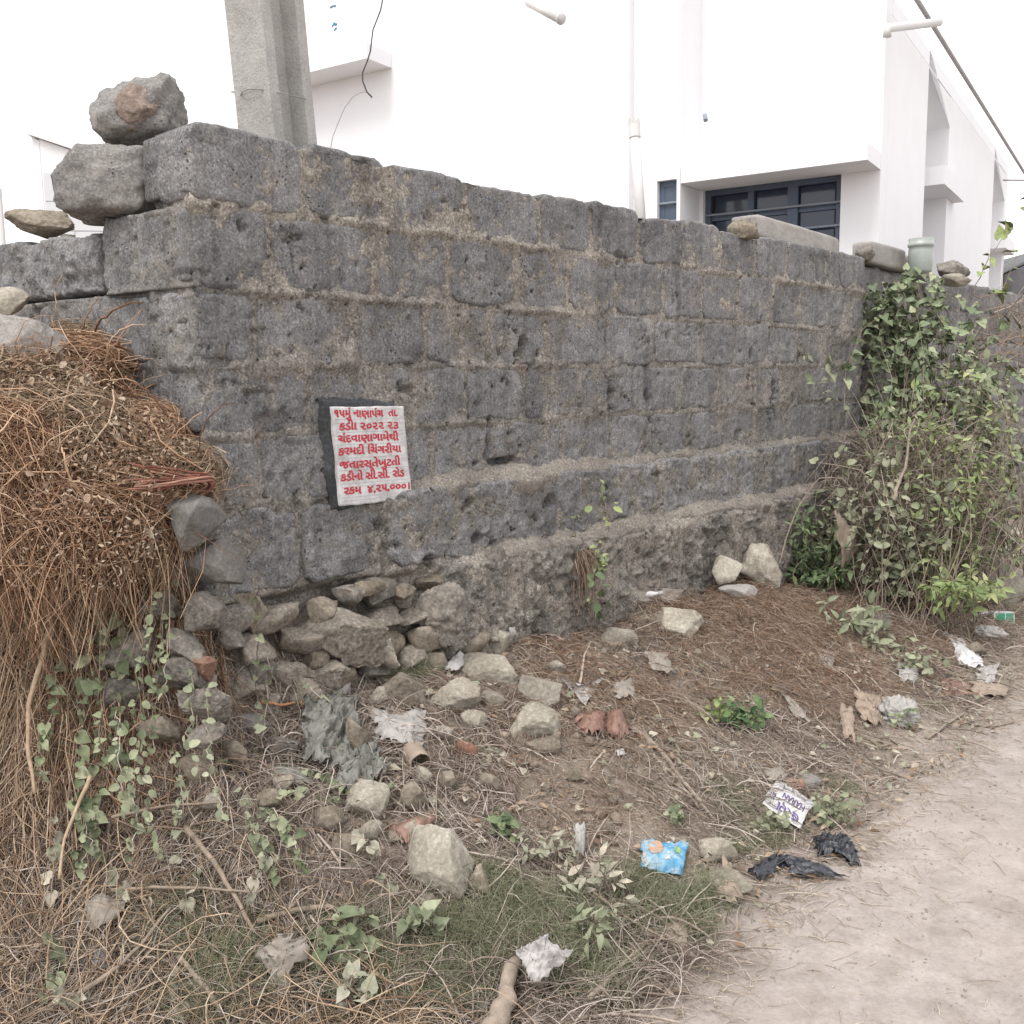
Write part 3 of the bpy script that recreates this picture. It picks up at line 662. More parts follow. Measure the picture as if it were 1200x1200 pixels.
# small low building far left, with a sloping coping and a wall of big blocks
Q0 = at(38, 170, 8.0); Q0[2] = 0
lb = empty('low_white_building', Q0, 'low white outbuilding with sloping coping and pale blockwork, behind the left end of the wall', 'building')
dL = np.array([.985, .17, 0]); dN = np.array([-.17, .985, 0])
def lz(px, py): d = ray(px, py); k = ((Q0 - CAM) @ dN) / (d @ dN); P = CAM + d * k; return (P - Q0) @ dL, P[2]
xe, ze = lz(150, 197); x0_, zz0 = lz(38, 158); x1_, zb1 = lz(46, 163)
def lp(name, poly, ext, mat): mb = MB(); mb.prism([Q0 + dL * x + ZZ * z for x, z in poly], dN * ext); return under(obj(name, mb.mesh(name, M[mat])), lb)
lp('wall', [(x1_, 0), (2.2, 0), (2.2, zz0 - .75), (x1_, zb1)], .3, 'white')
lp('wall', [(0, 0), (x1_ - .002, 0), (x1_ - .002, zb1 - .01), (0, zz0 - .02)], .35, 'white')
mb = MB(); mb.prism([Q0 + dL * x + ZZ * z - dN * .04 for x, z in [(-.03, zz0), (2.2, zz0 - .72), (2.2, zz0 - .60), (-.03, zz0 + .10)]], dN * .5); under(obj('coping', mb.mesh('coping', M['white'])), lb)
bh = .235
for r_ in range(14):
    zt_ = zb1 - .03 - r_ * bh
    x = x1_ + .012 - (.25 if r_ % 2 else 0)
    while x < 1.6:
        xa = max(x, x1_ + .012); xb = x + .47; top_ = min(zt_, zb1 - .10 - (xb - x1_) * .36)
        if xb > xa + .1 and top_ > zt_ - bh + .06:
            mb = MB(); mb.box(Q0 + dL * xa - dN * .012 + ZZ * (zt_ - bh + .012), dL * (xb - xa - .012), dN * .011, ZZ * (top_ - zt_ + bh - .012)); under(obj('block', mb.mesh('block', M['whiteold'])), lb)
        x += .48
mb = MB(); mb.tube([Q0 - dL * .28 + ZZ * 0, Q0 - dL * .28 + ZZ * 3.1], .02, 6); tb = under(obj('downpipe', mb.mesh('downpipe', M['pipe'])), lb)
# dark gable far right
G0 = at(1176, 345, 17.0); G0[2] = 0
gb = empty('dark_gable_house', G0, 'small dark grey house gable showing over the wall top beside the white house', 'house')
mb = MB(); z1 = at(1176, 322, 17)[2]; z2 = at(1215, 300, 17)[2]
mb.prism([G0, G0 + RT * 1.6, G0 + RT * 1.6 + ZZ * z1 * .98, G0 + RT * .8 + ZZ * (z2 + .05), G0 + ZZ * z1], np.array([.3, 4, 0])); under(obj('wall', mb.mesh('wall', M['roofdark'])), gb)
mb = MB(); mb.prism([G0 + RT * -.1 + ZZ * (z1 - .02), G0 + RT * .8 + ZZ * (z2 + .07), G0 + RT * 1.7 + ZZ * (z1 - .02), G0 + RT * .8 + ZZ * (z2 + .17)], np.array([.3, 4.2, 0])); under(obj('roof', mb.mesh('roof', M['roofdark'])), gb)
mb = MB(); mb.tube([at(1176, 211, 12), at(1230, 211.5, 14)], .012, 5)
local(obj('cable', mb.mesh('cable', M['wiregrey']), label='thin grey cable running away from the right end of the white house', cat='cable'))

# ------------------------------------------------------------------ concrete pole and wire
pb = at(330, 200, 3.95); ptop = at(305, -40, 3.72)
axis_ = (ptop - pb); Lp = np.linalg.norm(axis_); axis_ /= Lp; 
pole = empty('concrete_pole', (pb[0] - axis_[0] * 2.2, pb[1] - axis_[1] * 2.2, pb[2] - axis_[2] * 2.2), 'tall grey concrete utility pole with a recessed side, just behind the wall corner', 'utility pole')
prof = [(-.5, -.42), (.5, -.42), (.5, -.24), (.20, -.15), (.20, .15), (.5, .24), (.5, .42), (-.5, .42), (-.5, .24), (-.2, .15), (-.2, -.15), (-.5, -.24)]
ang = math.radians(-38); ca, sa_ = math.cos(ang), math.sin(ang)
V = []; NR = 60
for i in range(NR):
    h = -2.2 + i * (7.6 / (NR - 1)); w = .205 - .008 * h; c = pb + axis_ * h
    for x, y in prof:
        x, y = x * w * 1.05, y * w * 1.25; xr, yr = x * ca - y * sa_, x * sa_ + y * ca
        p = c + np.array([xr, yr, 0]); V.append(p)
V = np.array(V); V += (.002 * fbm(V * 6, 3, 8))[:, None] * np.array([1, 1, 0])
n = len(prof); Fq = [(i * n + j, i * n + (j + 1) % n, (i + 1) * n + (j + 1) % n, (i + 1) * n + j) for i in range(NR - 1) for j in range(n)] + [tuple(range((NR - 1) * n, NR * n))]
under(obj('shaft', mesh_np('shaft', V, Fq, M['pole'], False)), pole)
mb = MB(); ring = []
for k in range(21):
    an = 2 * math.pi * k / 20; ring.append(pb + axis_ * .265 + np.array([math.cos(an) * .128, math.sin(an) * .128, .012 * math.sin(an * 2)]))
mb.tube(ring, .0022, 5); under(obj('tie_wire', mb.mesh('tie_wire', M['wiregrey'], True)), pole)
mb = MB(); pts = [(452, -20), (446, 12), (437, 35), (434, 60), (431, 70), (425, 85), (425, 95), (430, 108), (436, 114)]
mb.tube([at(x, y, 4.3) for x, y in pts], .0032, 6)
wr = obj('hanging_wire', mb.mesh('hanging_wire', M['wire'], True), label='thin dark wire dangling before the white house, looping down to the wall top', cat='wire')
local(wr); mb = MB(); mb.tube([at(x, y, 4.3 - i * .06) for i, (x, y) in enumerate([(430, 108), (424, 108), (414, 113), (404, 126), (396, 145), (390, 160), (387, 176)])], .0017, 5)
o = obj('loop', mb.mesh('loop', M['wiregrey'], True)); o.parent = wr; o.matrix_parent_inverse = Matrix.Translation(-wr.location)

# ------------------------------------------------------------------ painted sign let into the wall
sg = empty('painted_sign', onwall(430, 590, .03)[0], 'white cement plate hand-painted with seven lines of red Gujarati lettering, set in the block wall', 'sign')
SG = [np.array(sz(*q)) for q in ((382, 476.5), (465, 476), (476, 584), (392, 592.5))]
def sgp(u, v, off):
    u = np.asarray(u, float); v = np.asarray(v, float)
    p = (SG[0] * ((1 - u) * (1 - v))[..., None] + SG[1] * (u * (1 - v))[..., None] + SG[2] * (u * v)[..., None] + SG[3] * ((1 - u) * v)[..., None])
    return np.stack([C0[0] + U[0] * p[..., 0] + NN[0] * off, C0[1] + U[1] * p[..., 0] + NN[1] * off, p[..., 1]], -1)
uu, vv = np.meshgrid(np.linspace(0, 1, 40), np.linspace(1, 0, 50), indexing='ij')
ed = .012 * vnoise(np.stack([uu * 9, vv * 9, uu * 0], -1), 4)
under(obj('plate', shell_mesh('plate', sgp(uu + ed * .4, vv + ed * .4, .034 + .0008 * vnoise(np.stack([uu * 8, vv * 8, uu * 0], -1), 3)), np.array([*(-NN * .03), 0]), None)), sg)
m, t, b = newmat('sign_white', .6, .3); N = NB(t); c = N.mix(N.ramp(N.noise(16, 6, .75), [(.42, 0), (.68, 1)]), (.56, .56, .555), (.31, .295, .28))
t.links.new(c, b.inputs['Base Color']); t.links.new(N.bump(N.noise(60, 3), .2, .002), b.inputs['Normal'])
sg.children[0].data.materials.append(m)
uu, vv = np.meshgrid(np.linspace(-.10, 1.02, 90), np.linspace(1.05, -.09, 90), indexing='ij')
nn_ = fbm(np.stack([uu * 6, vv * 6, uu * 0], -1), 4, 12); ins = np.minimum(np.minimum(uu + .10, 1.02 - uu), np.minimum(vv + .09, 1.05 - vv))
under(obj('cement_bed', shell_mesh('cement_bed', sgp(uu + nn_ * .04, vv + nn_ * .03, .020 + .006 * nn_ - .02 * (1 - sstep(ins, 0, .05)) - .012 * sstep(uu, .2, .9)), np.array([*(-NN * .05), 0]), M['cement'])), sg)
m, t, b = newmat('red_sign_paint', .5, .3); N = NB(t); t.links.new(N.ramp(N.noise(45, 5, .75), [(.36, (.40, .02, .035)), (.58, (.42, .04, .055)), (.72, (.52, .26, .27))]), b.inputs['Base Color']); M['signred'] = m
m, t, b = newmat('ruled_line', .8, .2); b.inputs['Base Color'].default_value = (.36, .36, .37, 1); M['ruled'] = m
def text2d(txt, offset=0.0):
    c = bpy.data.curves.new('lettering', 'FONT'); c.body = txt; c.size = 1; c.offset = offset; c.resolution_u = 3
    o = bpy.data.objects.new('lettering', c); COL.objects.link(o); dg = bpy.context.evaluated_depsgraph_get(); dg.update()
    me = o.evaluated_get(dg).to_mesh(); V = np.array([v.co[:2] for v in me.vertices]); Fc = [tuple(p.vertices) for p in me.polygons]
    o.evaluated_get(dg).to_mesh_clear(); bpy.data.objects.remove(o); bpy.data.curves.remove(c); return V, Fc
LINES = [("\u0ae7\u0aeb\u0aae\u0ac1\u0a82 \u0aa8\u0abe\u0aa3\u0abe\u0aaa\u0a82\u0a9a  \u0aa4\u0abe.", .02, .90, .075), ("\u0a95\u0aa1\u0ac0\u0abe \u0ae8\u0ae6\u0ae8\u0ae8 \u0ae8\u0ae9", .07, .89, .20), ("\u0a9a\u0a82\u0aa6\u0ab5\u0abe\u0aa3\u0abe\u0a97\u0abe\u0aae\u0ac7\u0aa5\u0ac0", .04, .88, .325),
         ("\u0a95\u0ab0\u0aae\u0aa6\u0ac0 \u0abf\u0a9a\u0a82\u0a97\u0ab0\u0ac0\u0aaf\u0abe", .03, .90, .455), ("\u0a9c\u0aa4\u0abe\u0ab0\u0ab8\u0acd\u0aa4\u0ac7\u0a96\u0ac1\u0a9f\u0aa4\u0ac0", .03, .87, .59), ("\u0a95\u0aa1\u0ac0\u0aa8\u0acb \u0ab8\u0ac0.\u0ab8\u0ac0. \u0ab0\u0acb\u0aa1", .03, .91, .715), ("\u0ab0\u0a95\u0aae  \u0aea,\u0ae8\u0aeb,\u0ae6\u0ae6\u0ae6\u0964", .06, .97, .855)]
for li, (tx, u0, u1, vc) in enumerate(LINES):
    V, Fc = text2d(tx); V[:, 0] -= V[:, 0].min(); V[:, 0] *= (u1 - u0) / V[:, 0].max()
    allV, allF = [], []
    for k, (dx, dy) in enumerate(((0, 0), (.006, .0015), (-.006, -.0015), (.003, -.004), (-.003, .004))):
        u = u0 + V[:, 0] + dx; v = vc + .030 - V[:, 1] * .112 + dy - (V[:, 1] * 0)
        wob = .006 * vnoise(np.stack([u * 7, np.full_like(u, li * 3.3), u * 0], -1), 6)
        P = sgp(u + V[:, 1] * .012, v + wob, .0350 + k * .00008); n0 = len(allV) * len(V)
        allV.append(P); allF += [tuple(n0 + i for i in f) for f in Fc]
    under(obj('lettering', mesh_np('lettering', np.concatenate(allV), allF, M['signred'], False)), sg)
V, Fa = [], []
for v in (.125, .165, .255, .29, .38, .415, .515, .55, .64, .69, .775, .81, .915, .95):
    P = sgp(np.array([.02, .98, .98, .02]), np.array([v, v, v + .004, v + .004]), .0349); n0 = len(V) * 4; V.append(P); Fa.append((n0 + 3, n0 + 2, n0 + 1, n0))
under(obj('ruled_lines', mesh_np('ruled_lines', np.concatenate(V), Fa, M['ruled'], False), kind='stuff'), sg)
# ------------------------------------------------------------------ loose stones
LOOSE = [
 ((113, 88, 215, 178), 'dark knobbly boulder with a pink-brown scar, balanced highest on the wall corner', 'boulder', dict(depth=3.22, boxy=.5, rough=.07, thick=1.0, cuts=-2, sub=5)),
 ((73, 174, 188, 260), 'dark grey boulder wedged under the balanced one, against the top corner block', 'boulder', dict(depth=3.18, boxy=.55, rough=.06, cuts=-2, sub=5)),
 ((11, 247, 97, 283), 'flat pale-brown stone lying on the big rough block at the far left', 'limebrown', dict(depth=3.55, boxy=.6, cuts=4)),
 ((64, 270, 94, 296), 'small dark stone beside the flat pale-brown one on the wall end', 'basalt', dict(depth=3.5)),
 ((-8, 332, 36, 372), 'cream broken stone at the left edge, above the long pitted stone', 'lime', dict(depth=3.1, boxy=.3)),
 ((-12, 362, 86, 450), 'long pitted grey stone lying on the straw heap at the upper left', 'slab', dict(depth=3.0, tilt=-.35, boxy=.3)),
 ((555, 727, 607, 772), 'round yellowish stone topmost of the pile below the wall', 'lime', {}),
 ((534, 765, 612, 810), 'broad flat-topped pale stone under the round yellowish one', 'lime', {}),
 ((501, 794, 564, 846), 'pale angular stone at the left of the pile, above the elongated chip', 'lime', {}),
 ((599, 784, 659, 836), 'pale stone with a brown hollow at the right of the pile', 'lime', {}),
 ((594, 820, 665, 870), 'pale wedge stone lowest at the right of the pile', 'lime', {}),
 ((562, 808, 594, 835), 'small pale chip in the middle of the stone pile', 'lime', dict(sub=4)),
 ((536, 830, 572, 864), 'elongated small pale stone below the left of the pile', 'lime', dict(sub=4, tilt=.6)),
 ((615, 862, 668, 886), 'half-buried grey stone just below the pale wedge stone', 'limebrown', dict(sub=4)),
 ((441, 787, 500, 840), 'brown-faced stone with a white crust beside the grass tuft at the wall foot', 'limebrown', dict(boxy=.3)),
 ((758, 704, 825, 754), 'large pale stone set in the rusty straw in front of the flattened carton', 'lime', dict(boxy=.3)),
 ((696, 732, 749, 766), 'triangular pale stone left of the large one in the straw', 'lime', dict(sub=4)),
 ((832, 650, 870, 688), 'small rounded tan stone at the wall foot, left of the knobbly white one', 'lime', dict(sub=4, depth=wk(850, 670, .20))),
 ((866, 637, 921, 698), 'knobbly whitish stone at the wall foot beside the green bush', 'lime', dict(rough=.14, depth=wk(893, 670, .22))),
 ((842, 683, 892, 706), 'flat pale stone lying below the two stones by the bush', 'slab', dict(sub=4, depth=wk(867, 695, .30), tilt=-.2)),
 ((406, 911, 469, 967), 'grey angular stone with a flat top, below the crumpled plastic bag', 'lime', dict(boxy=.3)),
 ((464, 914, 502, 960), 'narrow crusty stone leaning on the grey angular stone', 'limebrown', dict(sub=4)),
 ((456, 956, 500, 996), 'brown-grey stone tucked above the largest stone on the slope', 'limebrown', dict(sub=4)),
 ((472, 965, 556, 1054), 'largest pale grey stone on the lower slope, big as a head', 'lime', dict(boxy=.35, rough=.05, thick=.9, cuts=12)),
 ((543, 1012, 579, 1064), 'upright brown-sided stone touching the right of the largest stone', 'limebrown', dict(sub=4)),
 ((482, 1043, 520, 1082), 'dusty stone under the lower left of the largest stone', 'limebrown', dict(sub=4)),
 ((356, 940, 412, 980), 'dusty low stone left of the grey angular one, half in the soil', 'limebrown', dict(sub=4)),
 ((384, 976, 420, 1014), 'round dusty clod-like stone alone on the bare soil patch', 'limebrown', dict(sub=4)),
 ((440, 1062, 482, 1084), 'low dusty stone at the edge of the grass below the bare patch', 'limebrown', dict(sub=4)),
 ((276, 835, 316, 866), 'smooth dark ovate stone under the wall rubble', 'greyrock', dict(sub=4)),
 ((338, 794, 386, 838), 'tan angular stone left of the white paper strip', 'limebrown', dict(sub=4, boxy=.3)),
 ((211, 884, 264, 932), 'dusty stone below the rubble column at the wall corner', 'limebrown', dict(sub=4)),
 ((395, 838, 440, 905), 'pitted dusty stone between the plastic bag and the milky sheet', 'limebrown', dict(sub=4)),
 ((300, 862, 352, 900), 'brown earthy stone left of the crumpled grey plastic', 'basalt', dict(sub=4)),
 ((818, 977, 868, 1017), 'rounded dusty stone just right of the blue wrapper', 'lime', dict(sub=4)),
 ((816, 1014, 882, 1054), 'long dusty stone between the blue wrapper and the black plastic', 'lime', dict(boxy=.3)),
 ((935, 905, 966, 930), 'small grey stone behind the white printed packet', 'greyrock', dict(sub=4)),
 ((1150, 655, 1205, 720), 'pale rubble stone at the right edge behind the shrub', 'lime', {}),
 ((1128, 640, 1160, 676), 'small pale rubble stone half hidden by shrub leaves', 'lime', dict(sub=4)),
 ((1165, 618, 1204, 655), 'pinkish pale stone at the wall foot at the far right', 'lime', dict(sub=4)),
 ((1078, 700, 1112, 725), 'dull brown stone in the shadow under the shrub', 'limebrown', dict(sub=4)),
 ((1128, 752, 1160, 775), 'brown broken stone amid the rubbish by the road', 'limebrown', dict(sub=4)),
 ((660, 900, 690, 918), 'flat brown stone chip in the dry needles of the mid slope', 'limebrown', dict(sub=4)),
 ((1000, 287, 1024, 311), 'rough brown stone lying on the wall top after the leaning slab', 'basalt', dict(depth=6.55, rough=.12)),
 ((1092, 302, 1134, 330), 'dark brown stone on the wall top right of the glass jar', 'basalt', dict(depth=7.3, rough=.1)),
 ((1100, 318, 1140, 336), 'pale stone under the dark brown one on the wall top', 'lime', dict(depth=7.2)),
 ((848, 252, 892, 284), 'rough layered stone propping the leaning slab on the wall top', 'limebrown', dict(depth=5.25, rough=.14)),
]
for i, (bb, lab, mt, kw) in enumerate(LOOSE): rock(bb, lab, mt, 400 + i, **kw)
_b = [o for o in COL.objects if o.get('label', '').startswith('dark knobbly boulder')][0]
_s = rock((136, 99, 186, 160), None, 'scar', 466, depth=3.105, root=None, rough=.16, boxy=.1, thick=.45, cuts=2, name='pink_scar'); _s.parent = _b; _s.matrix_parent_inverse = Matrix.Translation(-_b.location)
for k_ in ('label', 'category'):
    if k_ in _s: del _s[k_]
rock((532, 864, 562, 898), 'broken red brick piece in the straw below the stone pile', 'brick', 470, name='brick_piece', cat='brick', boxy=.8, sub=3)
rock((920, 912, 948, 932), 'orange-red brick chip behind the white printed packet', 'brick', 471, name='brick_piece', cat='brick', boxy=.8, sub=3)
for i_, (bb_, lb_) in enumerate([((258, 866, 292, 894), 'dusty half-buried stone just above the small white label scrap'), ((316, 903, 350, 930), 'dusty stone touching the stiff grey leaf-shaped scrap'),
 ((430, 804, 460, 830), 'small dusty stone above the milky plastic, left of the brown-faced stone'), ((296, 922, 328, 950), 'dusty stone at the top of the small vine patch'), ((505, 846, 532, 870), 'small stone under the left of the stone pile, beside the red brick piece'),
 ((420, 960, 448, 984), 'dusty stone under the grey angular flat-topped stone'), ((512, 903, 538, 926), 'lone dusty stone on the slope right of the cardboard tube'), ((232, 928, 264, 954), 'half-buried stone under the creeper below the rubble column'),
 ((486, 898, 508, 920), 'small dark stone touching the mouth of the cardboard tube'), ((560, 905, 586, 926), 'lone half-buried stone on the slope below the red brick piece'), ((638, 773, 664, 794), 'small stone between the pile and the thin white boat-shaped scrap')]):
    rock(bb_, lb_, ['limebrown', 'rubble', 'lime'][i_ % 3], 600 + i_, depth=hit((bb_[0] + bb_[2]) / 2, bb_[3] - 6)[1] - .045, sub=3, group='half-buried stones on the bank')
rock((560, 1170, 582, 1196), 'round dirty white lump at the left of the thick log', 'lime', 472, sub=3)
rock((1146, 736, 1166, 750), 'small crimson-brown shard by the roadside rubbish', 'brick', 473, name='shard', cat='shard', sub=3)

def slab_on_wall(p0, p1, hgt, dep, thick, label, name, seed):
    """a cut stone lying on the wall top between two photo points of its lower front edge"""
    a, _ = onwall(*p0, -.05); b_, _ = onwall(*p1, -.05); d = b_ - a; Ln = np.linalg.norm(d); d /= Ln
    side = np.array([*(-NN), 0]); up_ = np.cross(side, d); up_ = up_ if up_[2] > 0 else -up_
    V, Fc = ICO[4]; P = V / (np.abs(V) ** 14).sum(1, keepdims=True) ** (1 / 14); P = P * (1 + .012 * fbm(P * 3 + seed, 3, seed)[:, None])
    W3 = a + d * Ln / 2 + up_ * hgt / 2 + side * dep / 2 + P @ np.array([d * Ln / 2, side * dep / 2, up_ * hgt / 2])
    o = obj(name, mesh_np(name, W3, Fc, M['slab']), label=label, cat='slab'); return local(o)
slab_on_wall((884, 276), (985, 303), .125, .16, 0, 'long pale cut slab leaning along the top of the block wall below the barred window', 'stone_slab', 3)
slab_on_wall((1020, 308), (1062, 318), .15, .14, 0, 'short pale slab on the wall top above the creeper, left of the jar', 'stone_slab', 4)
slab_on_wall((1063, 318), (1090, 326), .12, .14, 0, 'small greyish slab on the wall top partly hiding the glass jar', 'stone_slab', 5)
jc = at(1078, 320, 6.95); jr = .088
prf = [(.0, .0), (.80, .0), (.92, .02), (.94, .16), (.90, .185), (.98, .19), (1.02, .20), (1.0, .215), (.92, .22), (.96, .245), (.94, .25)]
V, Fq = [], []; nseg = 28
for r_, z_ in prf:
    for k in range(nseg): V.append(jc + np.array([math.cos(k * 2 * math.pi / nseg) * r_ * jr, math.sin(k * 2 * math.pi / nseg) * r_ * jr, z_ * .95]))
for i in range(len(prf) - 1):
    for k in range(nseg): Fq.append((i * nseg + k, i * nseg + (k + 1) % nseg, (i + 1) * nseg + (k + 1) % nseg, (i + 1) * nseg + k))
local(obj('glass_jar', mesh_np('glass_jar', V, Fq, M['glassjar']), label='cloudy pale green jar with a rimmed top standing on the wall top', cat='jar'))

# ------------------------------------------------------------------ rubbish
def sheet(name, px, label, cat, mat, lift=.02, amp=.012, bulge=.015, nu=26, nv=20, seed=1, ragged=.05, freq=3.5, thick=.0015, lifts=None, fine=.3):
    c = []
    for i, (x, y) in enumerate(px):
        P, k = hit(x, y); l_ = lifts[i] if lifts else lift
        c.append(CAM + (P - CAM) * (1 - l_ * 1.2 / k) + np.array([0, 0, l_ * .2]))
    c = np.array(c); nrm = np.cross(c[1] - c[0], c[3] - c[0]); nrm /= np.linalg.norm(nrm)
    if nrm @ (CAM - c[0]) < 0: nrm = -nrm
    def S(u, v, off=0.0):
        u = np.asarray(u, float); v = np.asarray(v, float)
        p = c[0] * ((1 - u) * (1 - v))[..., None] + c[1] * (u * (1 - v))[..., None] + c[2] * (u * v)[..., None] + c[3] * ((1 - u) * v)[..., None]
        q = np.stack([u * freq, v * freq, np.full_like(u, seed * 1.7)], -1)
        rid = (1 - np.abs(fbm(q, 3, seed)) * 1.6)
        h = amp * rid + amp * fine * fbm(q * 4, 2, seed + 5) + bulge * 16 * u * (1 - u) * v * (1 - v) + off
        return p + nrm * h[..., None] if hasattr(h, 'shape') else p + nrm * h
    u, v = np.meshgrid(np.linspace(0, 1, nu), np.linspace(1, 0, nv), indexing='ij')
    e = np.stack([u * 6, v * 6, np.full_like(u, seed)], -1); ru = ragged * fbm(e, 3, seed + 9); rv = ragged * fbm(e, 3, seed + 19)
    P = S(u + ru, v + rv)
    o = obj(name, shell_mesh(name, P, -nrm * thick, mat if not isinstance(mat, str) else M[mat]), label=label, cat=cat); local(o)
    return o, S
def decal(S, root, V2, Fc, mat, name, off=.0022, kind=None):
    P = S(V2[:, 0], V2[:, 1], np.full(len(V2), off)); o = obj(name, mesh_np(name, P, Fc, mat, False), kind=kind)
    o.parent = root; o.matrix_parent_inverse = Matrix.Translation(-root.location); return o
def disc2(cx, cy, rx, ry, n=20, rag=.1):
    V = [(cx, cy)] + [(cx + rx * math.cos(t_ * 2 * math.pi / n) * (1 + rag * random.uniform(-1, 1)), cy + ry * math.sin(t_ * 2 * math.pi / n) * (1 + rag * random.uniform(-1, 1))) for t_ in range(n)]
    return np.array(V), [(0, 1 + (k + 1) % n, 1 + k) for k in range(n)]
def quad2(x0, y0, x1, y1, n=8):
    V = []; Fq = []
    for i in range(n + 1): t_ = i / n; V += [(x0 + (x1 - x0) * t_, y0), (x0 + (x1 - x0) * t_, y1)]
    for i in range(n): Fq.append((2 * i, 2 * i + 2, 2 * i + 3, 2 * i + 1))
    return np.array(V), Fq
# white printed packet (writing upside down, as it lies)
pk, S = sheet('tea_packet', [(910, 915), (952, 941), (937, 972), (892, 945)], 'crumpled white plastic tea packet with purple print lying upside down on the verge', 'packet', 'plasticwhite', .03, .005, .010, 34, 26, 3, .03, 2.5)
m, t, b = newmat('purple_print', .5, .3); b.inputs['Base Color'].default_value = (.10, .065, .19, 1); M['purple'] = m
for tx, cu, cv, wd, ht, rep in (("\u0ab9\u0ab0\u0aa3", .72, .80, .56, .26, 3), ("HARAN", .74, .46, .56, .20, 2), ("\u0a9a\u0abe", .24, .60, .16, .22, 1)):
    V, Fc = text2d(tx); V[:, 0] -= V[:, 0].min(); V[:, 1] -= V[:, 1].min(); V[:, 0] *= wd / V[:, 0].max(); V[:, 1] *= ht / V[:, 1].max()
    for k in range(rep):
        W2 = np.stack([cu + wd / 2 - V[:, 0] + (k - rep / 2) * .008 - .1, cv - ht / 2 + V[:, 1] + k * .004], -1)
        decal(S, pk, W2, Fc, M['purple'], 'print', .0022 + k * .0002)
m, t, b = newmat('grey_print', .6, .3); b.inputs['Base Color'].default_value = (.22, .22, .24, 1); M['greyprint'] = m
V, Fq = [], []
for k, (a_, bq, c_) in enumerate([(.1, .5, .12), (.12, .45, .18), (.60, .95, .12), (.62, .9, .17), (.08, .4, .86), (.1, .45, .91), (.08, .3, .30), (.1, .32, .35), (.65, .8, .22)]):
    v_, f_ = quad2(a_, c_, bq, c_ + .018); Fq += [tuple(len(V) + q for q in f) for f in f_]; V += v_.tolist()
decal(S, pk, np.array(V), Fq, M['greyprint'], 'small_print', .002, 'stuff')
sheet('packet_flap', [(940, 938), (960, 941), (948, 952), (938, 950)], 'torn white corner scrap pointing away from the printed packet', 'plastic scrap', 'plasticwhite', .03, .003, .004, 12, 10, 5)
# blue wrapper
bw, S = sheet('snack_wrapper', [(753, 987), (806, 991), (800, 1029), (750, 1019)], 'shiny blue snack wrapper with an orange sun and white band, in the grass', 'wrapper', 'plasticwhite', .03, .008, .012, 34, 24, 9, .03, 3.2)
m, t, b = newmat('blue_print', .32, .5); N = NB(t); tco = N.noise(22, 3, .5)
t.links.new(N.ramp(tco, [(.36, (.03, .17, .31)), (.5, (.08, .27, .42)), (.66, (.28, .38, .43))]), b.inputs['Base Color']); bw.data.materials.clear(); bw.data.materials.append(m)
m, t, b = newmat('orange_print', .4, .4); b.inputs['Base Color'].default_value = (.42, .26, .17, 1)
v_, f_ = disc2(.28, .34, .16, .26); decal(S, bw, v_, f_, m, 'orange_disc')
v_, f_ = quad2(.52, .04, .64, .72); decal(S, bw, v_, f_, M['plasticwhite'], 'white_band')
v_, f_ = quad2(.02, .05, .12, .9); decal(S, bw, v_, f_, M['plastic'], 'silver_edge')
v_, f_ = disc2(.78, .33, .07, .09); m, t, b = newmat('green_print_patch', .4, .4); b.inputs['Base Color'].default_value = (.25, .38, .12, 1); decal(S, bw, v_, f_, m, 'green_patch')
sheet('paper_scrap', [(607, 1128), (640, 1110), (672, 1128), (625, 1164)], 'curled white cloth-like paper lying over the thick log', 'paper', 'paper', .05, .016, .02, 44, 34, 11, .07, 3.2, lifts=[.12, .14, .11, .09])
sheet('cardboard_scrap', [(782, 1068), (804, 1074), (806, 1112), (778, 1104)], 'folded brown cardboard scrap in the grass below the blue wrapper', 'cardboard', 'card', .03, .006, .01, 20, 20, 13, .07, 2)
sheet('plastic_scrap', [(652, 790), (680, 806), (708, 797), (684, 828)], 'thin white boat-shaped plastic scrap right of the stone pile', 'plastic scrap', 'paper', .03, .006, -.02, 24, 16, 15, .05, 2.5)
sheet('milky_plastic', [(432, 836), (498, 838), (492, 884), (452, 872)], 'milky translucent plastic sheet draped above the cardboard tube', 'plastic sheet', 'plastic', .04, .014, .015, 34, 26, 17, .10, 2.2)
sheet('paper_strip', [(375, 803), (411, 801), (411, 815), (377, 817)], 'clean white paper strip lying under the foundation stones', 'paper strip', 'paper', .02, .001, .002, 12, 8, 19, .01)
sheet('purple_scrap', [(384, 816), (411, 815), (408, 828), (388, 828)], 'dull purple scrap tucked beneath the clean paper strip', 'scrap', M['greyprint'], .01, .002, .002, 12, 8, 21, .08)
sheet('white_label', [(281, 881), (304, 885), (301, 898), (284, 893)], 'small white label scrap on the dark soil at lower left of the rubble', 'label scrap', 'paper', .02, .002, .003, 12, 8, 23, .04)
sheet('tissue_scrap', [(521, 784), (540, 764), (550, 778), (535, 790)], 'small white tissue between the grass tuft and the stone pile', 'tissue', 'paper', .03, .006, .01, 16, 14, 25, .08)
sheet('tissue_scrap', [(596, 738), (604, 736), (606, 746), (598, 748)], 'tiny white scrap behind the round yellowish stone', 'tissue', 'paper', .03, .002, .004, 8, 8, 27, .08)
sheet('flattened_carton', [(738, 690), (800, 692), (796, 708), (736, 706)], 'flattened grey-green carton on the slope top behind the large pale stone', 'carton', 'cardgrey', .03, .004, .0, 26, 14, 29, .04)
sheet('brown_paper', [(978, 622), (990, 640), (1010, 664), (984, 684)], 'hanging brown paper bag piece caught in the green bush', 'paper bag', 'card', .20, .012, .03, 24, 20, 31, .07, lifts=[.62, .60, .52, .48])
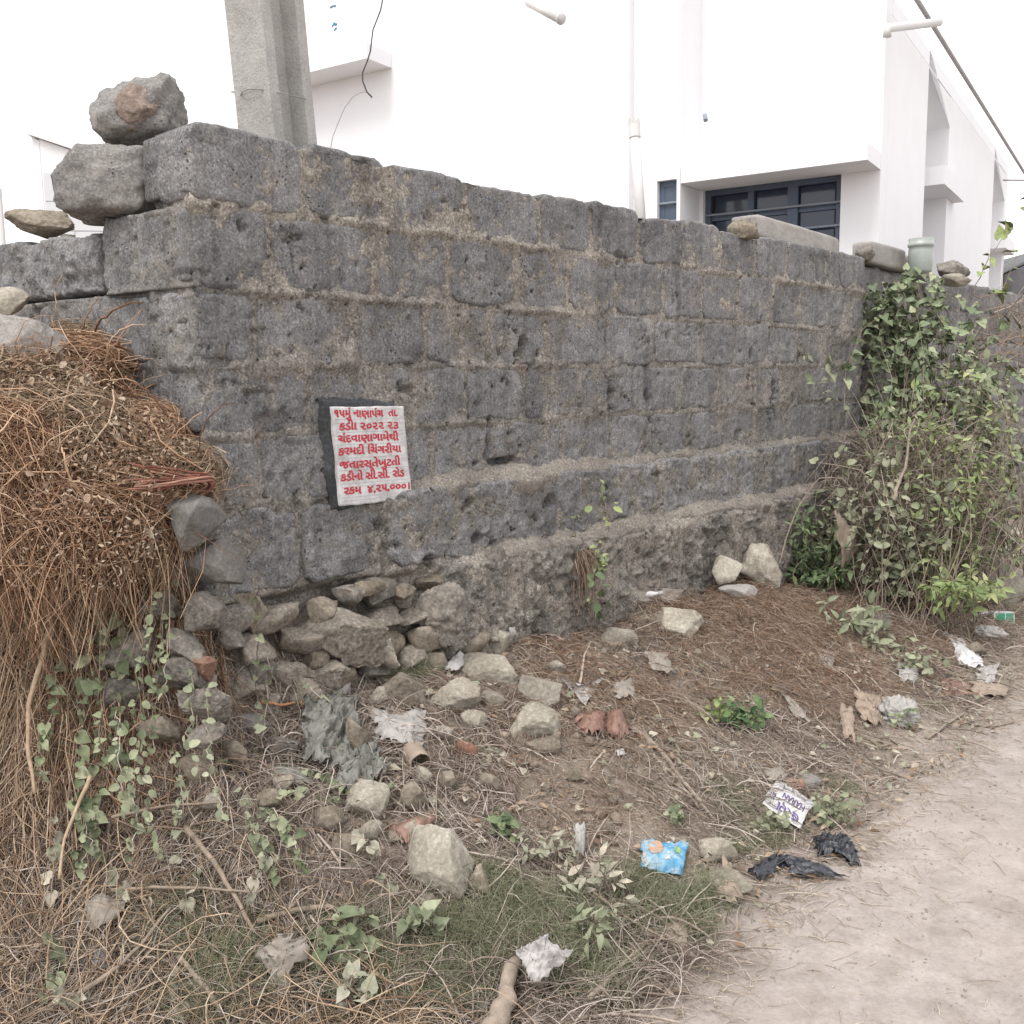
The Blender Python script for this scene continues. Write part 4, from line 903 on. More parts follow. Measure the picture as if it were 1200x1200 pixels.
sheet('white_bag', [(1107, 744), (1130, 752), (1156, 784), (1124, 778)], 'pale thin plastic bag spread by the roadside near the shrub', 'plastic bag', 'plasticwhite', .03, .012, .015, 30, 22, 33, .10)
sheet('white_bag', [(1140, 786), (1170, 780), (1166, 800), (1146, 806)], 'small pale crumpled wrapper below the spread plastic bag', 'wrapper', 'plastic', .03, .008, .01, 20, 14, 35, .1)
sheet('brown_carton', [(1100, 796), (1128, 798), (1156, 815), (1110, 816)], 'flattened red-brown carton on the verge at the right', 'carton', 'foilbrown', .02, .005, .008, 26, 16, 37, .07)
sheet('big_dry_leaf', [(1012, 864), (1030, 868), (1066, 878), (1034, 878)], 'single long tan dry leaf on the road edge', 'dry leaf', 'card', .01, .002, .006, 20, 10, 39, .03)
sheet('torn_sheet', [(300, 1118), (332, 1102), (368, 1106), (330, 1162)], 'jagged pale torn sheet standing in the lower left weeds', 'paper', 'cardgrey', .06, .012, .02, 28, 24, 41, .12, lifts=[.04, .1, .08, .03])
sheet('torn_sheet', [(100, 1062), (120, 1050), (150, 1064), (104, 1100)], 'grey-brown torn sheet lying in the straw at bottom left', 'paper', 'cardgrey', .04, .008, .02, 26, 22, 43, .06)
sheet('dark_scrap', [(106, 1110), (124, 1112), (124, 1136), (108, 1140)], 'dark slate-grey scrap in the weeds at bottom left', 'scrap', M['greyprint'], .02, .004, .006, 14, 12, 45, .06)
sheet('grey_sheet', [(312, 902), (360, 905), (370, 926), (330, 922)], 'stiff dusty grey leaf-shaped scrap left of the crumpled plastic', 'scrap', 'plasticgrey', .04, .008, .015, 24, 16, 47, .07)
sheet('curled_bark', [(456, 972), (500, 956), (512, 962), (478, 992)], 'curled orange-brown bark strip lying above the largest stone', 'bark strip', 'foilbrown', .03, .006, .02, 24, 14, 49, .05)
sheet('brown_wrapper', [(676, 838), (708, 836), (706, 864), (682, 860)], 'crumpled red-brown wrapper half, left piece of two in the straw', 'wrapper', 'foilbrown', .03, .009, .03, 30, 26, 51, .14, 1.6)
sheet('brown_wrapper', [(708, 838), (728, 834), (738, 862), (714, 866)], 'rounded red-brown wrapper with a yellow corner, right piece of two', 'wrapper', 'foilbrown', .03, .009, .035, 30, 26, 53, .12, 1.5)
sheet('pale_rag', [(964, 762), (980, 768), (974, 785), (958, 775)], 'small whitish rag on the slope under the shrub', 'rag', 'plastic', .02, .006, .01, 14, 12, 55, .12)
sheet('stale_bag', [(1000, 812), (1030, 818), (1034, 850), (1008, 846)], 'dusty beige bag piece left of the dirty white sack', 'bag', 'card', .03, .010, .015, 22, 18, 57, .1)
sheet('white_chip', [(722, 880), (731, 878), (733, 885), (724, 887)], 'bright white chip on the end of a straw stalk mid slope', 'plastic scrap', 'paper', .02, .002, .003, 8, 8, 59, .05)
sheet('pale_scrap', [(672, 972), (686, 972), (684, 1006), (674, 1000)], 'upright pale grey scrap in the weeds at lower centre', 'scrap', 'plastic', .05, .004, .01, 14, 16, 61, .08, lifts=[.09, .09, .04, .04])
for nm_, px_, lab_, cat_, mt_, sd2 in (
 ('pale_sheath', [(914, 812), (932, 826), (952, 850), (930, 842)], 'bleached leaf sheath strip on the slope left of the dirty white sack', 'leaf sheath', 'cardgrey', 71),
 ('fibre_strip', [(984, 828), (1000, 832), (1002, 872), (988, 866)], 'ribbed beige fibre strip hanging beside the dusty beige bag piece', 'fibre strip', 'card', 72),
 ('grey_scrap', [(1050, 778), (1076, 784), (1072, 802), (1052, 796)], 'dull grey plastic scrap among the weeds uphill of the flattened red-brown carton', 'plastic scrap', 'plastic', 73),
 ('dry_husk', [(752, 764), (780, 768), (790, 790), (764, 786)], 'curled pale dry husk in the straw above the long flattened stalk', 'dry husk', 'cardgrey', 74),
 ('pale_leaf', [(718, 802), (742, 798), (744, 818), (722, 820)], 'pale crumpled leaf right of the white boat-shaped scrap', 'dry leaf', 'cardgrey', 75),
 ('tan_scrap', [(848, 1004), (870, 1050), (862, 1062), (838, 1050)], 'bent tan leaf tip at the end of the long dusty stone', 'dry leaf', 'card', 76),
 ('dusty_rag', [(1012, 720), (1040, 716), (1048, 740), (1020, 742)], 'dusty grey rag under the low bush on the bank', 'rag', 'plasticgrey', 77),
 ('white_scrap', [(896, 906), (918, 902), (922, 914), (902, 918)], 'dusty whitish scrap lying behind the printed tea packet', 'paper', 'cardgrey', 78),
 ('pinkish_board', [(1140, 800), (1180, 806), (1176, 818), (1136, 812)], 'pinkish board sliver at the right of the flattened red-brown carton', 'board', 'card', 79)):
    sheet(nm_, px_, lab_, cat_, mt_, .035, .008, .012, 22, 18, sd2, .1, 3)
def crumple(name, bbox, label, cat, mat, seed, amp=.28, flat=.7, sink=.2, tilt=0, depth=None):
    x0, y0, x1, y1 = bbox; cx, cy = (x0 + x1) / 2, (y0 + y1) / 2; k = depth or hit(cx, cy + (y1 - y0) * sink)[1]
    w = (x1 - x0) / 2 * k / 1150; h = (y1 - y0) / 2 * k / 1150; c = at(cx, cy, k); V, Fc = ICO[5]
    q = V * 1.9 + seed; r = 1 - amp * 1.3 * np.abs(fbm(q, 3, seed)) + amp * .8 * (1 - np.abs(fbm(q * 2.6, 3, seed + 3)) * 1.8) * .6 + amp * .25 * fbm(q * 9, 2, seed + 7)
    P = V * r[:, None]; P /= np.abs(P).max(0); ct, st = math.cos(tilt), math.sin(tilt)
    return local(obj(name, mesh_np(name, c + P @ np.array([(RT * ct + UP * st) * w, FW * (w + h) / 2 * flat, (-RT * st + UP * ct) * h]), Fc, M[mat]), label=label, cat=cat))
sheet('crumpled_plastic', [(352, 828), (414, 822), (420, 890), (360, 902)], 'big crumpled dusty grey-green plastic bag at the foot of the rubble', 'plastic bag', 'plasticgrey', .05, .035, .03, 60, 60, 5, .12, 4.5)
sheet('crumpled_plastic', [(380, 884), (440, 878), (456, 912), (400, 928)], 'lower dark fold of dusty plastic above the grey angular stone', 'plastic bag', 'plasticgrey', .04, .03, .02, 50, 40, 8, .14, 4)
sheet('black_plastic', [(878, 1022), (912, 1001), (928, 1008), (892, 1034)], 'left loop of shiny black plastic strip at the road edge', 'plastic strip', 'black', .02, .012, .012, 40, 24, 11, .07, 3)
sheet('black_plastic', [(912, 1004), (950, 1014), (994, 1030), (925, 1028)], 'right flat run of black plastic strip at the road edge', 'plastic strip', 'black', .02, .012, .012, 44, 24, 12, .08, 3)
sheet('black_plastic', [(956, 980), (994, 984), (1008, 1012), (960, 1002)], 'scrunched black plastic piece behind the black strip', 'plastic bag', 'black', .02, .02, .015, 40, 36, 13, .12, 4)
crumple('dirty_sack', (1028, 814, 1082, 862), 'dirty white crumpled sack on the verge by the road', 'sack', 'plastic', 14, .3, tilt=-.5)
crumple('crushed_bottle', (1138, 732, 1184, 754), 'crushed clear grey plastic bottle by the shrub at right', 'bottle', 'plastic', 15, .16, tilt=-.2)
crumple('crimson_scrap', (1022, 703, 1032, 711), 'tiny crimson scrap glowing in the shade under the bush', 'scrap', 'pinkred', 16, .3)
crumple('white_clump', (1136, 712, 1160, 730), 'crumpled white tissue next to the green printed box', 'tissue', 'plasticwhite', 17, .45)
gxp, gk = hit(1174, 730); gc = at(1174, 725, gk); mb = MB(); w_ = 24 * gk / 1150
mb.box(gc - RT * w_ / 2 - UP * .03 - FW * .03, RT * w_ + UP * -.004, FW * .06, UP * .075); gbx = obj('printed_box', mb.mesh('printed_box', M['plasticwhite']), label='small green and white printed box at the right end of the verge', cat='box'); local(gbx)
mb = MB(); mb.box(gc - RT * w_ * .43 - UP * .02 - FW * .032, RT * w_ * .45, FW * .001, UP * .055); mb.box(gc + RT * w_ * .08 - UP * .02 - FW * .032, RT * w_ * .36, FW * .001, UP * .055)
o = obj('green_print', mb.mesh('green_print', M['greenbox']), kind='stuff'); o.parent = gbx; o.matrix_parent_inverse = Matrix.Translation(-gbx.location)
# cardboard tube
P1, k1 = hit(478, 880); P2, k2 = hit(500, 902); t0_ = at(483, 880, k1 - .05); t1_ = at(500, 899, k2 - .07); ax = (t1_ - t0_) / np.linalg.norm(t1_ - t0_); ax = ax - FW * .35; ax /= np.linalg.norm(ax); Lr = .095
sx = np.cross(ax, UP); sx /= np.linalg.norm(sx); sy = np.cross(ax, sx); V, Fq = [], []; ns = 30
t1_ = t0_ + ax * Lr
for (r_, h) in [(.033, 0), (.034, .3), (.034, .7), (.034, 1.0), (.031, 1.0), (.031, .6), (.030, 0.02)]:
    for k in range(ns):
        an = 2 * math.pi * k / ns; hh2 = h - (.10 * max(0, vnoise(np.array([[math.cos(an) * 2, math.sin(an) * 2, 3.]]))[0]) if h == 1.0 else 0)
        V.append(t0_ + ax * Lr * hh2 + (sx * math.cos(an) + sy * math.sin(an)) * r_)
for i in range(6):
    for k in range(ns): Fq.append((i * ns + k, i * ns + (k + 1) % ns, (i + 1) * ns + (k + 1) % ns, (i + 1) * ns + k))
local(obj('cardboard_tube', mesh_np('cardboard_tube', V, Fq, M['card']), label='short grey-brown cardboard tube with a torn open end, on the slope', cat='cardboard tube'))
# bottle on the carton
P1, k1 = hit(762, 698); c = at(750, 698, k1 - .06); d = RT * 1.0 + UP * .12; d /= np.linalg.norm(d); mb = MB()
mb.tube([c - d * .05, c + d * .02, c + d * .055, c + d * .075, c + d * .09], [.016, .017, .016, .009, .009], 12)
bo = obj('white_bottle', mb.mesh('white_bottle', M['plasticwhite'], True), label='small white plastic bottle lying on the flattened carton', cat='bottle'); local(bo)
mb = MB(); mb.tube([c + d * .088, c + d * .108], .011, 12); o = obj('cap', mb.mesh('cap', M['plastic'])); o.parent = bo; o.matrix_parent_inverse = Matrix.Translation(-bo.location)

# ------------------------------------------------------------------ sticks
def stick(name, px, r, label, cat, mat='bark', lift=.015, m=8, lifts=None):
    P = []
    for i, (x, y) in enumerate(px):
        _, k = hit(x, y); l_ = lifts[i] if lifts else lift; P.append(at(x, y, k - l_ * 1.4))
    P = np.array(P); T_ = np.linspace(0, 1, len(P)); tt = np.linspace(0, 1, len(P) * 4); Q = np.stack([np.interp(tt, T_, P[:, j]) for j in range(3)], -1)
    Q += r * .35 * np.stack([vnoise(np.stack([tt * 9, tt * 0 + j, tt * 0 + px[0][0]], -1), 3) for j in range(3)], -1)
    rr_ = r * (1 - .45 * tt) * (1 + .12 * vnoise(np.stack([tt * 14, tt * 0, tt * 0 + px[0][1]], -1), 8)); mb = MB(); mb.tube(Q, rr_, m)
    return local(obj(name, mb.mesh(name, M[mat], True), label=label, cat=cat))
stick('log', [(574, 1215), (590, 1175), (603, 1128)], .028, 'thick pale cut branch at the bottom centre, under the curled paper', 'log', 'barkpale', .07, 12)
stick('stick', [(690, 1172), (722, 1138), (764, 1097)], .008, 'straight grey stick in the grass crossing the long thin stalk', 'stick', 'barkpale', .04)
stick('stalk', [(665, 1010), (690, 1042), (735, 1076), (785, 1104), (816, 1122)], .0045, 'long thin brown stalk running diagonally through the lower grass', 'stalk', 'bark', .05)
stick('palm_sheath', [(684, 1142), (730, 1150), (770, 1158), (806, 1162)], .013, 'frayed brown palm sheath lying flat near the road edge', 'palm sheath', 'bark', .02)
stick('stick', [(742, 852), (775, 880), (805, 922), (838, 962)], .011, 'long flattened grey stalk running down the slope centre', 'stalk', 'barkpale', .02)
stick('stick', [(760, 880), (790, 908), (818, 946)], .007, 'thinner grey stalk alongside the long flattened one', 'stalk', 'barkpale', .02)
stick('stick', [(806, 852), (826, 874), (862, 908)], .005, 'thin bent stick below the little leafy seedling', 'stick', 'bark', .03)
stick('stick', [(905, 828), (880, 834), (856, 838)], .004, 'pale stick lying across the little leafy seedling', 'stick', 'barkpale', .04)
stick('stick', [(680, 800), (684, 770), (692, 752)], .005, 'pale upright bent twig beside the triangular stone', 'twig', 'pale', .05)
stick('stick', [(955, 700), (975, 720), (992, 745), (1006, 790)], .014, 'weathered split branch lying down the slope under the shrub', 'branch', 'barkpale', .03)
stick('stick', [(980, 742), (1010, 775), (1028, 806)], .009, 'thin grey branch parallel to the split one', 'branch', 'barkpale', .02)
stick('stick', [(1070, 760), (1110, 788), (1148, 800)], .010, 'dark dusty branch behind the flattened red-brown carton', 'branch', 'bark', .03)
stick('stick', [(1087, 865), (1120, 842), (1150, 825), (1186, 808)], .007, 'long pale crooked twig on the road edge at right', 'twig', 'barkpale', .02)
stick('stick', [(1135, 848), (1160, 852), (1188, 846)], .006, 'short flat pale splinter near the crooked twig', 'splinter', 'barkpale', .015)
stick('stick', [(300, 1080), (345, 1066), (385, 1062), (425, 1075)], .009, 'knotted grey root lying across the soil at lower left centre', 'root', 'bark', .03)
stick('stick', [(330, 1100), (380, 1080), (430, 1072)], .006, 'second thin grey root just beneath the knotted one', 'root', 'barkpale', .025)
stick('stick', [(92, 1165), (130, 1140), (165, 1108), (200, 1062)], .007, 'brown stick leaning up through the bottom left weeds', 'stick', 'bark', .05)
stick('stick', [(130, 1043), (180, 1040), (240, 1041), (300, 1046)], .005, 'long horizontal tan stalk across the lower left straw', 'stalk', 'bark', .06)
stick('stick', [(130, 958), (190, 945), (262, 940)], .005, 'upper horizontal grey twig in the left weeds', 'twig', 'bark', .06)
stick('stick', [(218, 970), (250, 1010), (275, 1050), (298, 1092)], .008, 'grey woody stem sloping down through the left weeds', 'stem', 'bark', .05)
stick('stick', [(210, 1120), (235, 1150), (262, 1188)], .008, 'dusty stalk poking through the bottom left grass', 'stalk', 'barkpale', .04)
stick('stick', [(58, 735), (48, 775), (34, 820), (32, 880), (40, 930)], .008, 'long bent cane hanging down the left straw curtain', 'cane', 'straw', .09)
stick('stick', [(106, 910), (90, 945), (75, 985), (70, 1030)], .006, 'thin brown cane curving in the lower left straw', 'cane', 'straw', .08)
stick('wood_strip', [(64, 650), (68, 675), (62, 702)], .012, 'flat pale wood strip caught in the hanging straw', 'wood strip', 'barkpale', .12)
stick('wood_strip', [(120, 404), (135, 413), (153, 409)], .006, 'pale broken stick end jutting from the straw heap top', 'stick', 'barkpale', .1)
stick('stick', [(95, 393), (112, 405), (128, 425), (142, 448)], .008, 'grey stick sloping off the top of the straw heap', 'stick', 'barkpale', .12)
stick('orange_splinter', [(306, 822), (328, 826), (346, 824)], .006, 'orange-brown wood splinter under the foundation stones', 'splinter', 'orange', .04)
stick('orange_splinter', [(352, 822), (358, 832), (363, 838)], .005, 'bright orange splinter tip left of the paper strip', 'splinter', 'orange', .05)
# ------------------------------------------------------------------ straw, twigs, grass (what nobody could count)
def norm(a): return a / np.maximum(np.linalg.norm(a, axis=-1, keepdims=True), 1e-9)
def tubes(name, P, R, mat, m=3, **kw):
    """P (N,K,3) centre lines, R (N,K) radii -> one mesh of thin closed strands"""
    N_, K, _ = P.shape; Tn = norm(np.gradient(P, axis=1)); ref = norm(rng.normal(size=(N_, 1, 3))) * np.ones((1, K, 1))
    A = norm(np.cross(Tn, ref)); Bv = np.cross(Tn, A); V = np.empty((N_, K, m, 3))
    for j in range(m):
        th = 2 * math.pi * j / m; V[:, :, j] = P + R[..., None] * (math.cos(th) * A + math.sin(th) * Bv)
    base = (np.arange(N_) * K * m)[:, None, None]; i = np.arange(K - 1)[None, :, None] * m; j = np.arange(m)[None, None, :]; j2 = (j + 1) % m
    Fq = np.stack([base + i + j, base + i + j2, base + i + m + j2, base + i + m + j], -1).reshape(-1, 4)
    me = mesh_np(name, V.reshape(-1, 3), Fq, mat)
    return obj(name, me, kw.get('parent'), kw.get('label'), kw.get('cat'), None, kw.get('kind', 'stuff'))
def Tz(xy): return T(xy[..., 0], xy[..., 1])
def gradT(xy, e=.02):
    x, y = xy[..., 0], xy[..., 1]; return np.stack([(T(x + e, y) - T(x - e, y)) / (2 * e), (T(x, y + e) - T(x, y - e)) / (2 * e)], -1)
def lay(xy, L, head, wig, lift, K=6, base=.004, curl=.5, tiltmax=0.0):
    """strands lying on the ground: start points, lengths, headings"""
    n = len(xy); pos = xy.copy(); h = head + 0; c = rng.normal(size=n) * curl; out = []; t = np.linspace(0, 1, K); tilt = rng.random(n) * tiltmax; hh = np.abs(rng.normal(size=n)) * lift; b0 = rng.random(n) * base * 3
    for k in range(K):
        z = Tz(pos) + b0 + hh * 4 * t[k] * (1 - t[k]) + tilt * t[k] * L
        out.append(np.concatenate([pos, z[:, None]], 1))
        if k < K - 1:
            d = np.stack([np.cos(h), np.sin(h)], -1); g = (gradT(pos) * d).sum(-1); pos = pos + d * (L / (K - 1) / np.sqrt(1 + g * g))[:, None]; h = h + c / K * 2 + rng.normal(size=n) * wig
    return np.stack(out, 1)
def sd2xy(s, d): return C0 + s[:, None] * U + d[:, None] * NN
def region(n, s0, s1, d0, d1, dens=None):
    s = rng.uniform(s0, s1, n * 3); d = rng.uniform(d0, d1, n * 3); xy = sd2xy(s, d)
    keep = np.ones(len(s), bool) if dens is None else rng.random(len(s)) < dens(s, d, xy)
    a = (xy - C0) @ WL; b = (xy - C0) @ NL; keep &= ~((b < 0.0) & (a > 0)) & ((d > .0) | (s < 0)) & (xy[:, 1] > 1.75)
    return xy[keep][:n]
def pn(xy, f, seed, o=3): return fbm(np.concatenate([xy * f, np.zeros((len(xy), 1))], 1), o, seed)
def taper(n, K, r, rv=.35, tip=.35):
    return (r * (1 + rv * rng.normal(size=(n, 1))).clip(.35, 2.2)) * np.linspace(1, tip, K)[None]
def prj(P):
    v = P - CAM; z = v @ FW; return 600 + 1150 * (v @ RT) / z, 600 - 1150 * (v @ UP) / z
# rusty needles matted over the upper mound
xy = region(17000, .5, 4.6, .02, 1.15, lambda s, d, xy: np.clip(1.1 - d * .75, .12, 1) * np.clip(.55 + pn(xy, 2.2, 21) * 1.3, .06, 1) * (.35 + .65 * sstep(s, .9, 2.0)))
P = lay(xy, rng.uniform(.05, .15, len(xy)), math.atan2(NN[1], NN[0]) + rng.normal(size=len(xy)) * 1.1, .25, .012, 5, .008)
tubes('dry_needles', P, taper(len(xy), 5, .0011), M['needle'], label='mat of rusty dry needles and straw over the slope below the wall', cat='dry needles')
xy = region(8000, 1.5, 4.4, .05, 1.0, lambda s, d, xy: np.exp(-((s - 2.9 + d * .3) / .75) ** 2 - ((d - .40) / .34) ** 2))
P = lay(xy, rng.uniform(.04, .14, len(xy)), math.atan2(NN[1], NN[0]) + rng.normal(size=len(xy)) * .7, .16, .016, 5, .016, .4, .1)
tubes('straw_mat', P, taper(len(xy), 5, .0012), M['needle'], label='thick orange-brown mat of dry straw on the hump in front of the wall', cat='straw')
# grey-brown twigs and stalks all over the slope
xy = region(13000, -1.5, 4.9, .02, 1.5, lambda s, d, xy: np.clip(.6 + pn(xy, 1.9, 25) * 1.2, .10, 1) * np.where(d > 1.25, .3, 1))
P = lay(xy, rng.uniform(.03, .20, len(xy)), rng.random(len(xy)) * 6.28, .13, .012, 6, .007, .4, .14)
tubes('fine_twigs', P, taper(len(xy), 6, .0013, .6), M['twig'], label='tangle of fine grey-brown twigs and dead stalks covering the bank', cat='dead twigs')
# dense weedy tangle lower left
xy = region(17000, -2.2, .55, -.9, 1.5, lambda s, d, xy: np.clip(.75 + pn(xy, 2.4, 29) * 1.0, .15, 1) * (1 - .75 * np.exp(-((s - .05) / .28) ** 2 - ((d - .62) / .25) ** 2)))
P = lay(xy, rng.uniform(.03, .26, len(xy)), rng.random(len(xy)) * 6.28, .13, .020, 7, .010, .35, .22)
tubes('weed_tangle', P, taper(len(xy), 7, .0014, .6), M['twig'], label='dense dead weed tangle at the lower left of the bank', cat='dead weeds')
# bleached chaff along the road edge and on the road
xy = region(7000, -.6, 8, .85, 2.6, lambda s, d, xy: np.exp(-((d - 1.42 - .1 * pn(xy, 1.2, 33)) / .30) ** 2) + .05)
P = lay(xy, rng.uniform(.015, .10, len(xy)), rng.random(len(xy)) * 6.28, .15, .003, 4, .002, .5)
tubes('chaff', P, taper(len(xy), 4, .0011), M['pale'], label='pale chaff and straw bits scattered along the dusty road edge', cat='chaff')
xy = region(16000, -1.6, 4.9, .02, 1.6)
P = lay(xy, rng.uniform(.012, .07, len(xy)), rng.random(len(xy)) * 6.28, .15, .004, 4, .004, .5, .2)
tubes('straw_bits', P, taper(len(xy), 4, .0011), M['pale'], label='short bleached straw bits strewn over the whole bank', cat='straw bits')
for lab_, cnt, r_, rg in (('coarse dead stalks lying among the finer twigs of the bank', 900, .0026, (-1.6, 4.6, .05, 1.5)), ('thick dry stalks in the weeds at the lower left', 420, .0032, (-2.0, .5, -.6, 1.4))):
    xy = region(cnt, *rg); xy = xy[::2]; P = lay(xy, rng.uniform(.05, .26, len(xy)), rng.random(len(xy)) * 6.28, .07, .012, 7, .010, .2, .10)
    tubes('coarse_stalks', P, taper(len(xy), 7, r_, .3, .6), M['twig'], 5, label=lab_, cat='dead stalks')
# straw curtain: long fibres running down the heap at the left
def heap(n, a0, a1, b0, b1, dens=None):
    a = rng.uniform(a0, a1, n * 3); b = rng.uniform(b0, b1, n * 3); xy = C0 + a[:, None] * WL + b[:, None] * NL
    z = T(xy[:, 0], xy[:, 1]); keep = rng.random(len(a)) < (1 if dens is None else dens(a, b, xy)); return xy[keep][:n]
def downhill(xy, sp): g = gradT(xy, .05); return np.arctan2(-g[:, 1], -g[:, 0]) + rng.normal(size=len(xy)) * sp
xy = heap(7000, -.12, 1.6, .0, .80, lambda a, b, xy: np.clip(.7 + pn(xy, 3, 35), .15, 1) * sstep(a, -.02, .30))
P = lay(xy, rng.uniform(.15, .60, len(xy)), downhill(xy, .45), .14, .045, 9, .014, .6)
tubes('straw_curtain', P, taper(len(xy), 9, .0019), M['straw'], label='long dry straw and vine stems hanging down the heap at the left', cat='straw')
xy = heap(4200, -.15, 1.6, .0, .55, lambda a, b, xy: sstep(a, -.2, .1))
P = lay(xy, rng.uniform(.08, .35, len(xy)), rng.random(len(xy)) * 6.28, .35, .04, 8, .02, 1.6)
tubes('straw_tangle', P, taper(len(xy), 8, .0018), M['straw_orange'], label='curly orange-brown straw tangle on top of the left heap', cat='straw')
xy = region(2600, -1.9, -.1, -.3, 1.3, lambda s, d, xy: np.clip(.5 - s * .5, .1, 1))
P = lay(xy, rng.uniform(.15, .5, len(xy)), downhill(xy, .7), .16, .05, 8, .012, .8)
tubes('straw_fall', P, taper(len(xy), 8, .0018), M['straw'], label='loose tan straw fallen to the foot of the left heap', cat='straw')
# the bulging clump over the corner: matted cores with fibres wound over them
pile = empty('straw_clump', at(120, 620, 2.95), 'big bulging clump of orange-brown straw and dead vine spilling past the wall corner', 'straw clump')
CL = [((62, 485), (85, 62), 2.96, .9), ((60, 530), (105, 70), 2.80, .8), ((165, 520), (52, 44), 2.88, .9), ((205, 556), (50, 34), 2.80, 1.0), ((140, 585), (88, 42), 2.76, .9), ((20, 455), (80, 48), 2.90, .9), ((45, 615), (100, 58), 2.66, .8),
      ((130, 630), (70, 40), 2.76, .8), ((60, 425), (95, 26), 3.02, 1.2), ((118, 462), (36, 30), 3.0, .9), ((10, 560), (70, 80), 2.62, .7), ((95, 398), (34, 12), 3.12, 1.0), ((180, 600), (45, 26), 2.84, .9)]
PS, RS, PS2 = [], [], []
for q, ((cx, cy), (rx, ry), kd, th) in enumerate(CL):
    c = at(cx, cy, kd + .16); w, h = rx * kd / 1150, ry * kd / 1150; AX = np.array([RT * w, FW * (w + h) / 2 * th, UP * h])
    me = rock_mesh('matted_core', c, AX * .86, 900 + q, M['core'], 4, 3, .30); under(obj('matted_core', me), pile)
    n = int(1900 * (rx * ry) / 7000) + 120; K = 10
    u = norm(rng.normal(size=(n * 2, 3))); W3 = u @ AX; front = (W3 @ FW) < .04; u = u[front][:n]; n = len(u)
    dr = norm(np.cross(u, rng.normal(size=(n, 3))) + rng.normal(size=(n, 3)) * .3); Ls = rng.uniform(.08, .55, n); rad = 1 + np.abs(rng.normal(size=n)) * .13; pts = []
    bend = rng.normal(size=(n, 1)) * .22
    for k in range(K):
        wv = c + (u * rad[:, None]) @ AX; pts.append(wv)
        stp = (Ls / (K - 1))[:, None] / np.linalg.norm(dr @ AX, axis=1, keepdims=True); u = norm(u + dr * stp)
        dr = dr + np.cross(u, dr) * bend + np.array([0, 0, -1]) @ np.linalg.inv(AX) * .0 + rng.normal(size=(n, 3)) * .12; dr = norm(dr - (dr * u).sum(-1, keepdims=True) * u)
        rad = rad + rng.normal(size=n) * .035
    pts = np.stack(pts, 1); t = np.linspace(0, 1, K); fl = (rng.random(n) < .4)[:, None] * rng.uniform(.4, 1.8, (n, 1)); pts[..., 2] -= fl * np.clip(t - .4, 0, 1) ** 2 * .5; pts -= (fl * np.clip(t - .3, 0, 1) * .12)[..., None] * FW; pts += rng.normal(size=(n, 1, 3)) * .012
    (PS if q % 2 else PS2).append(pts)
for nm, L_, mt in (('straw_fibres', PS, 'straw'), ('vine_fibres', PS2, 'straw_orange')):
    P = np.concatenate(L_); o = tubes(nm, P, taper(len(P), P.shape[1], .0015, .8), M[mt]); under(o, pile)
LP = []
for k in range(230):
    e = CL[rng.integers(0, len(CL))]; a_ = at(e[0][0] + rng.uniform(-1, 1) * e[1][0] * .8, e[0][1] + rng.uniform(-1, 1) * e[1][1] * .8, e[2] + .06); d_ = norm(rng.normal(size=3) * np.array([1, .25, .8])) * rng.uniform(.08, .28); b_ = a_ + d_
    c_ = (a_ + b_) / 2 - FW * rng.uniform(.05, .19) + UP * rng.uniform(-.08, .09); ts_ = np.linspace(0, 1, 12)[:, None]; LP.append((1 - ts_) ** 2 * a_ + 2 * (1 - ts_) * ts_ * c_ + ts_ ** 2 * b_ + rng.normal(size=(12, 3)) * .003)
LP = np.array(LP); under(tubes('loose_vines', LP, taper(len(LP), 12, .0024, .5, .5), M['straw_orange'], 4), pile)
# ropes of bent red stems at the right tip of the clump
P = []
for k in range(15):
    a = at(168 + rng.uniform(-20, 8), 548 + rng.uniform(-8, 30), 2.74); b_ = at(240 + rng.uniform(-12, 16), 556 + rng.uniform(-8, 14), 2.70 + rng.uniform(0, .12)); c = at(262 + rng.uniform(-4, 5), 548 + rng.uniform(-4, 14), 2.80 + rng.uniform(0, .08)); d = at(236 + rng.uniform(-18, 8), 572 + rng.uniform(-5, 12), 2.86)
    ts = np.linspace(0, 1, 12)[:, None]; P.append((1 - ts) ** 3 * a + 3 * (1 - ts) ** 2 * ts * b_ + 3 * (1 - ts) * ts ** 2 * c + ts ** 3 * d + np.array([0, 0, .006]) * rng.normal(size=(12, 1)) * .3)
P = np.array(P); o = tubes('red_stems', P, np.full(P.shape[:2], .0032), M['redvine'], 5); under(o, pile)
# grass
def blades(n, ctr, rad, L, label, lean=.6, mat='grass', r=.0013):
    """ctr: list of photo points; blades spread round them"""
    pts = []
    for (cx, cy, rr_) in ctr:
        Pc, _ = hit(cx, cy); m_ = max(6, int(n * rr_ ** 2 / sum(c[2] ** 2 for c in ctr))); sub = max(2, m_ // 12); tc = Pc[:2] + rng.normal(size=(sub, 2)) * rr_ * .5
        pts.append(tc[rng.integers(0, sub, m_)] + rng.normal(size=(m_, 2)) * .022)
    xy = np.concatenate(pts); n = len(xy); K = 5; t = np.linspace(0, 1, K); az = rng.random(n) * 6.28; ln = L * rng.uniform(.4, 1.2, n); le = rng.uniform(.15, 1.0, n) * lean * 1.6
    P = np.empty((n, K, 3)); hor = np.stack([np.cos(az), np.sin(az)], -1)
    for k in range(K):
        th = le * t[k] ** 1.2 * 1.5; P[:, k, :2] = xy + hor * (ln * t[k] * np.sin(np.minimum(th, 1.5)))[:, None]; P[:, k, 2] = Tz(xy) - .004 + ln * t[k] * np.cos(np.minimum(th * .9, 1.4))
    tubes('grass', P, taper(n, K, r, .2, .15), M[mat], label=label, cat='grass')
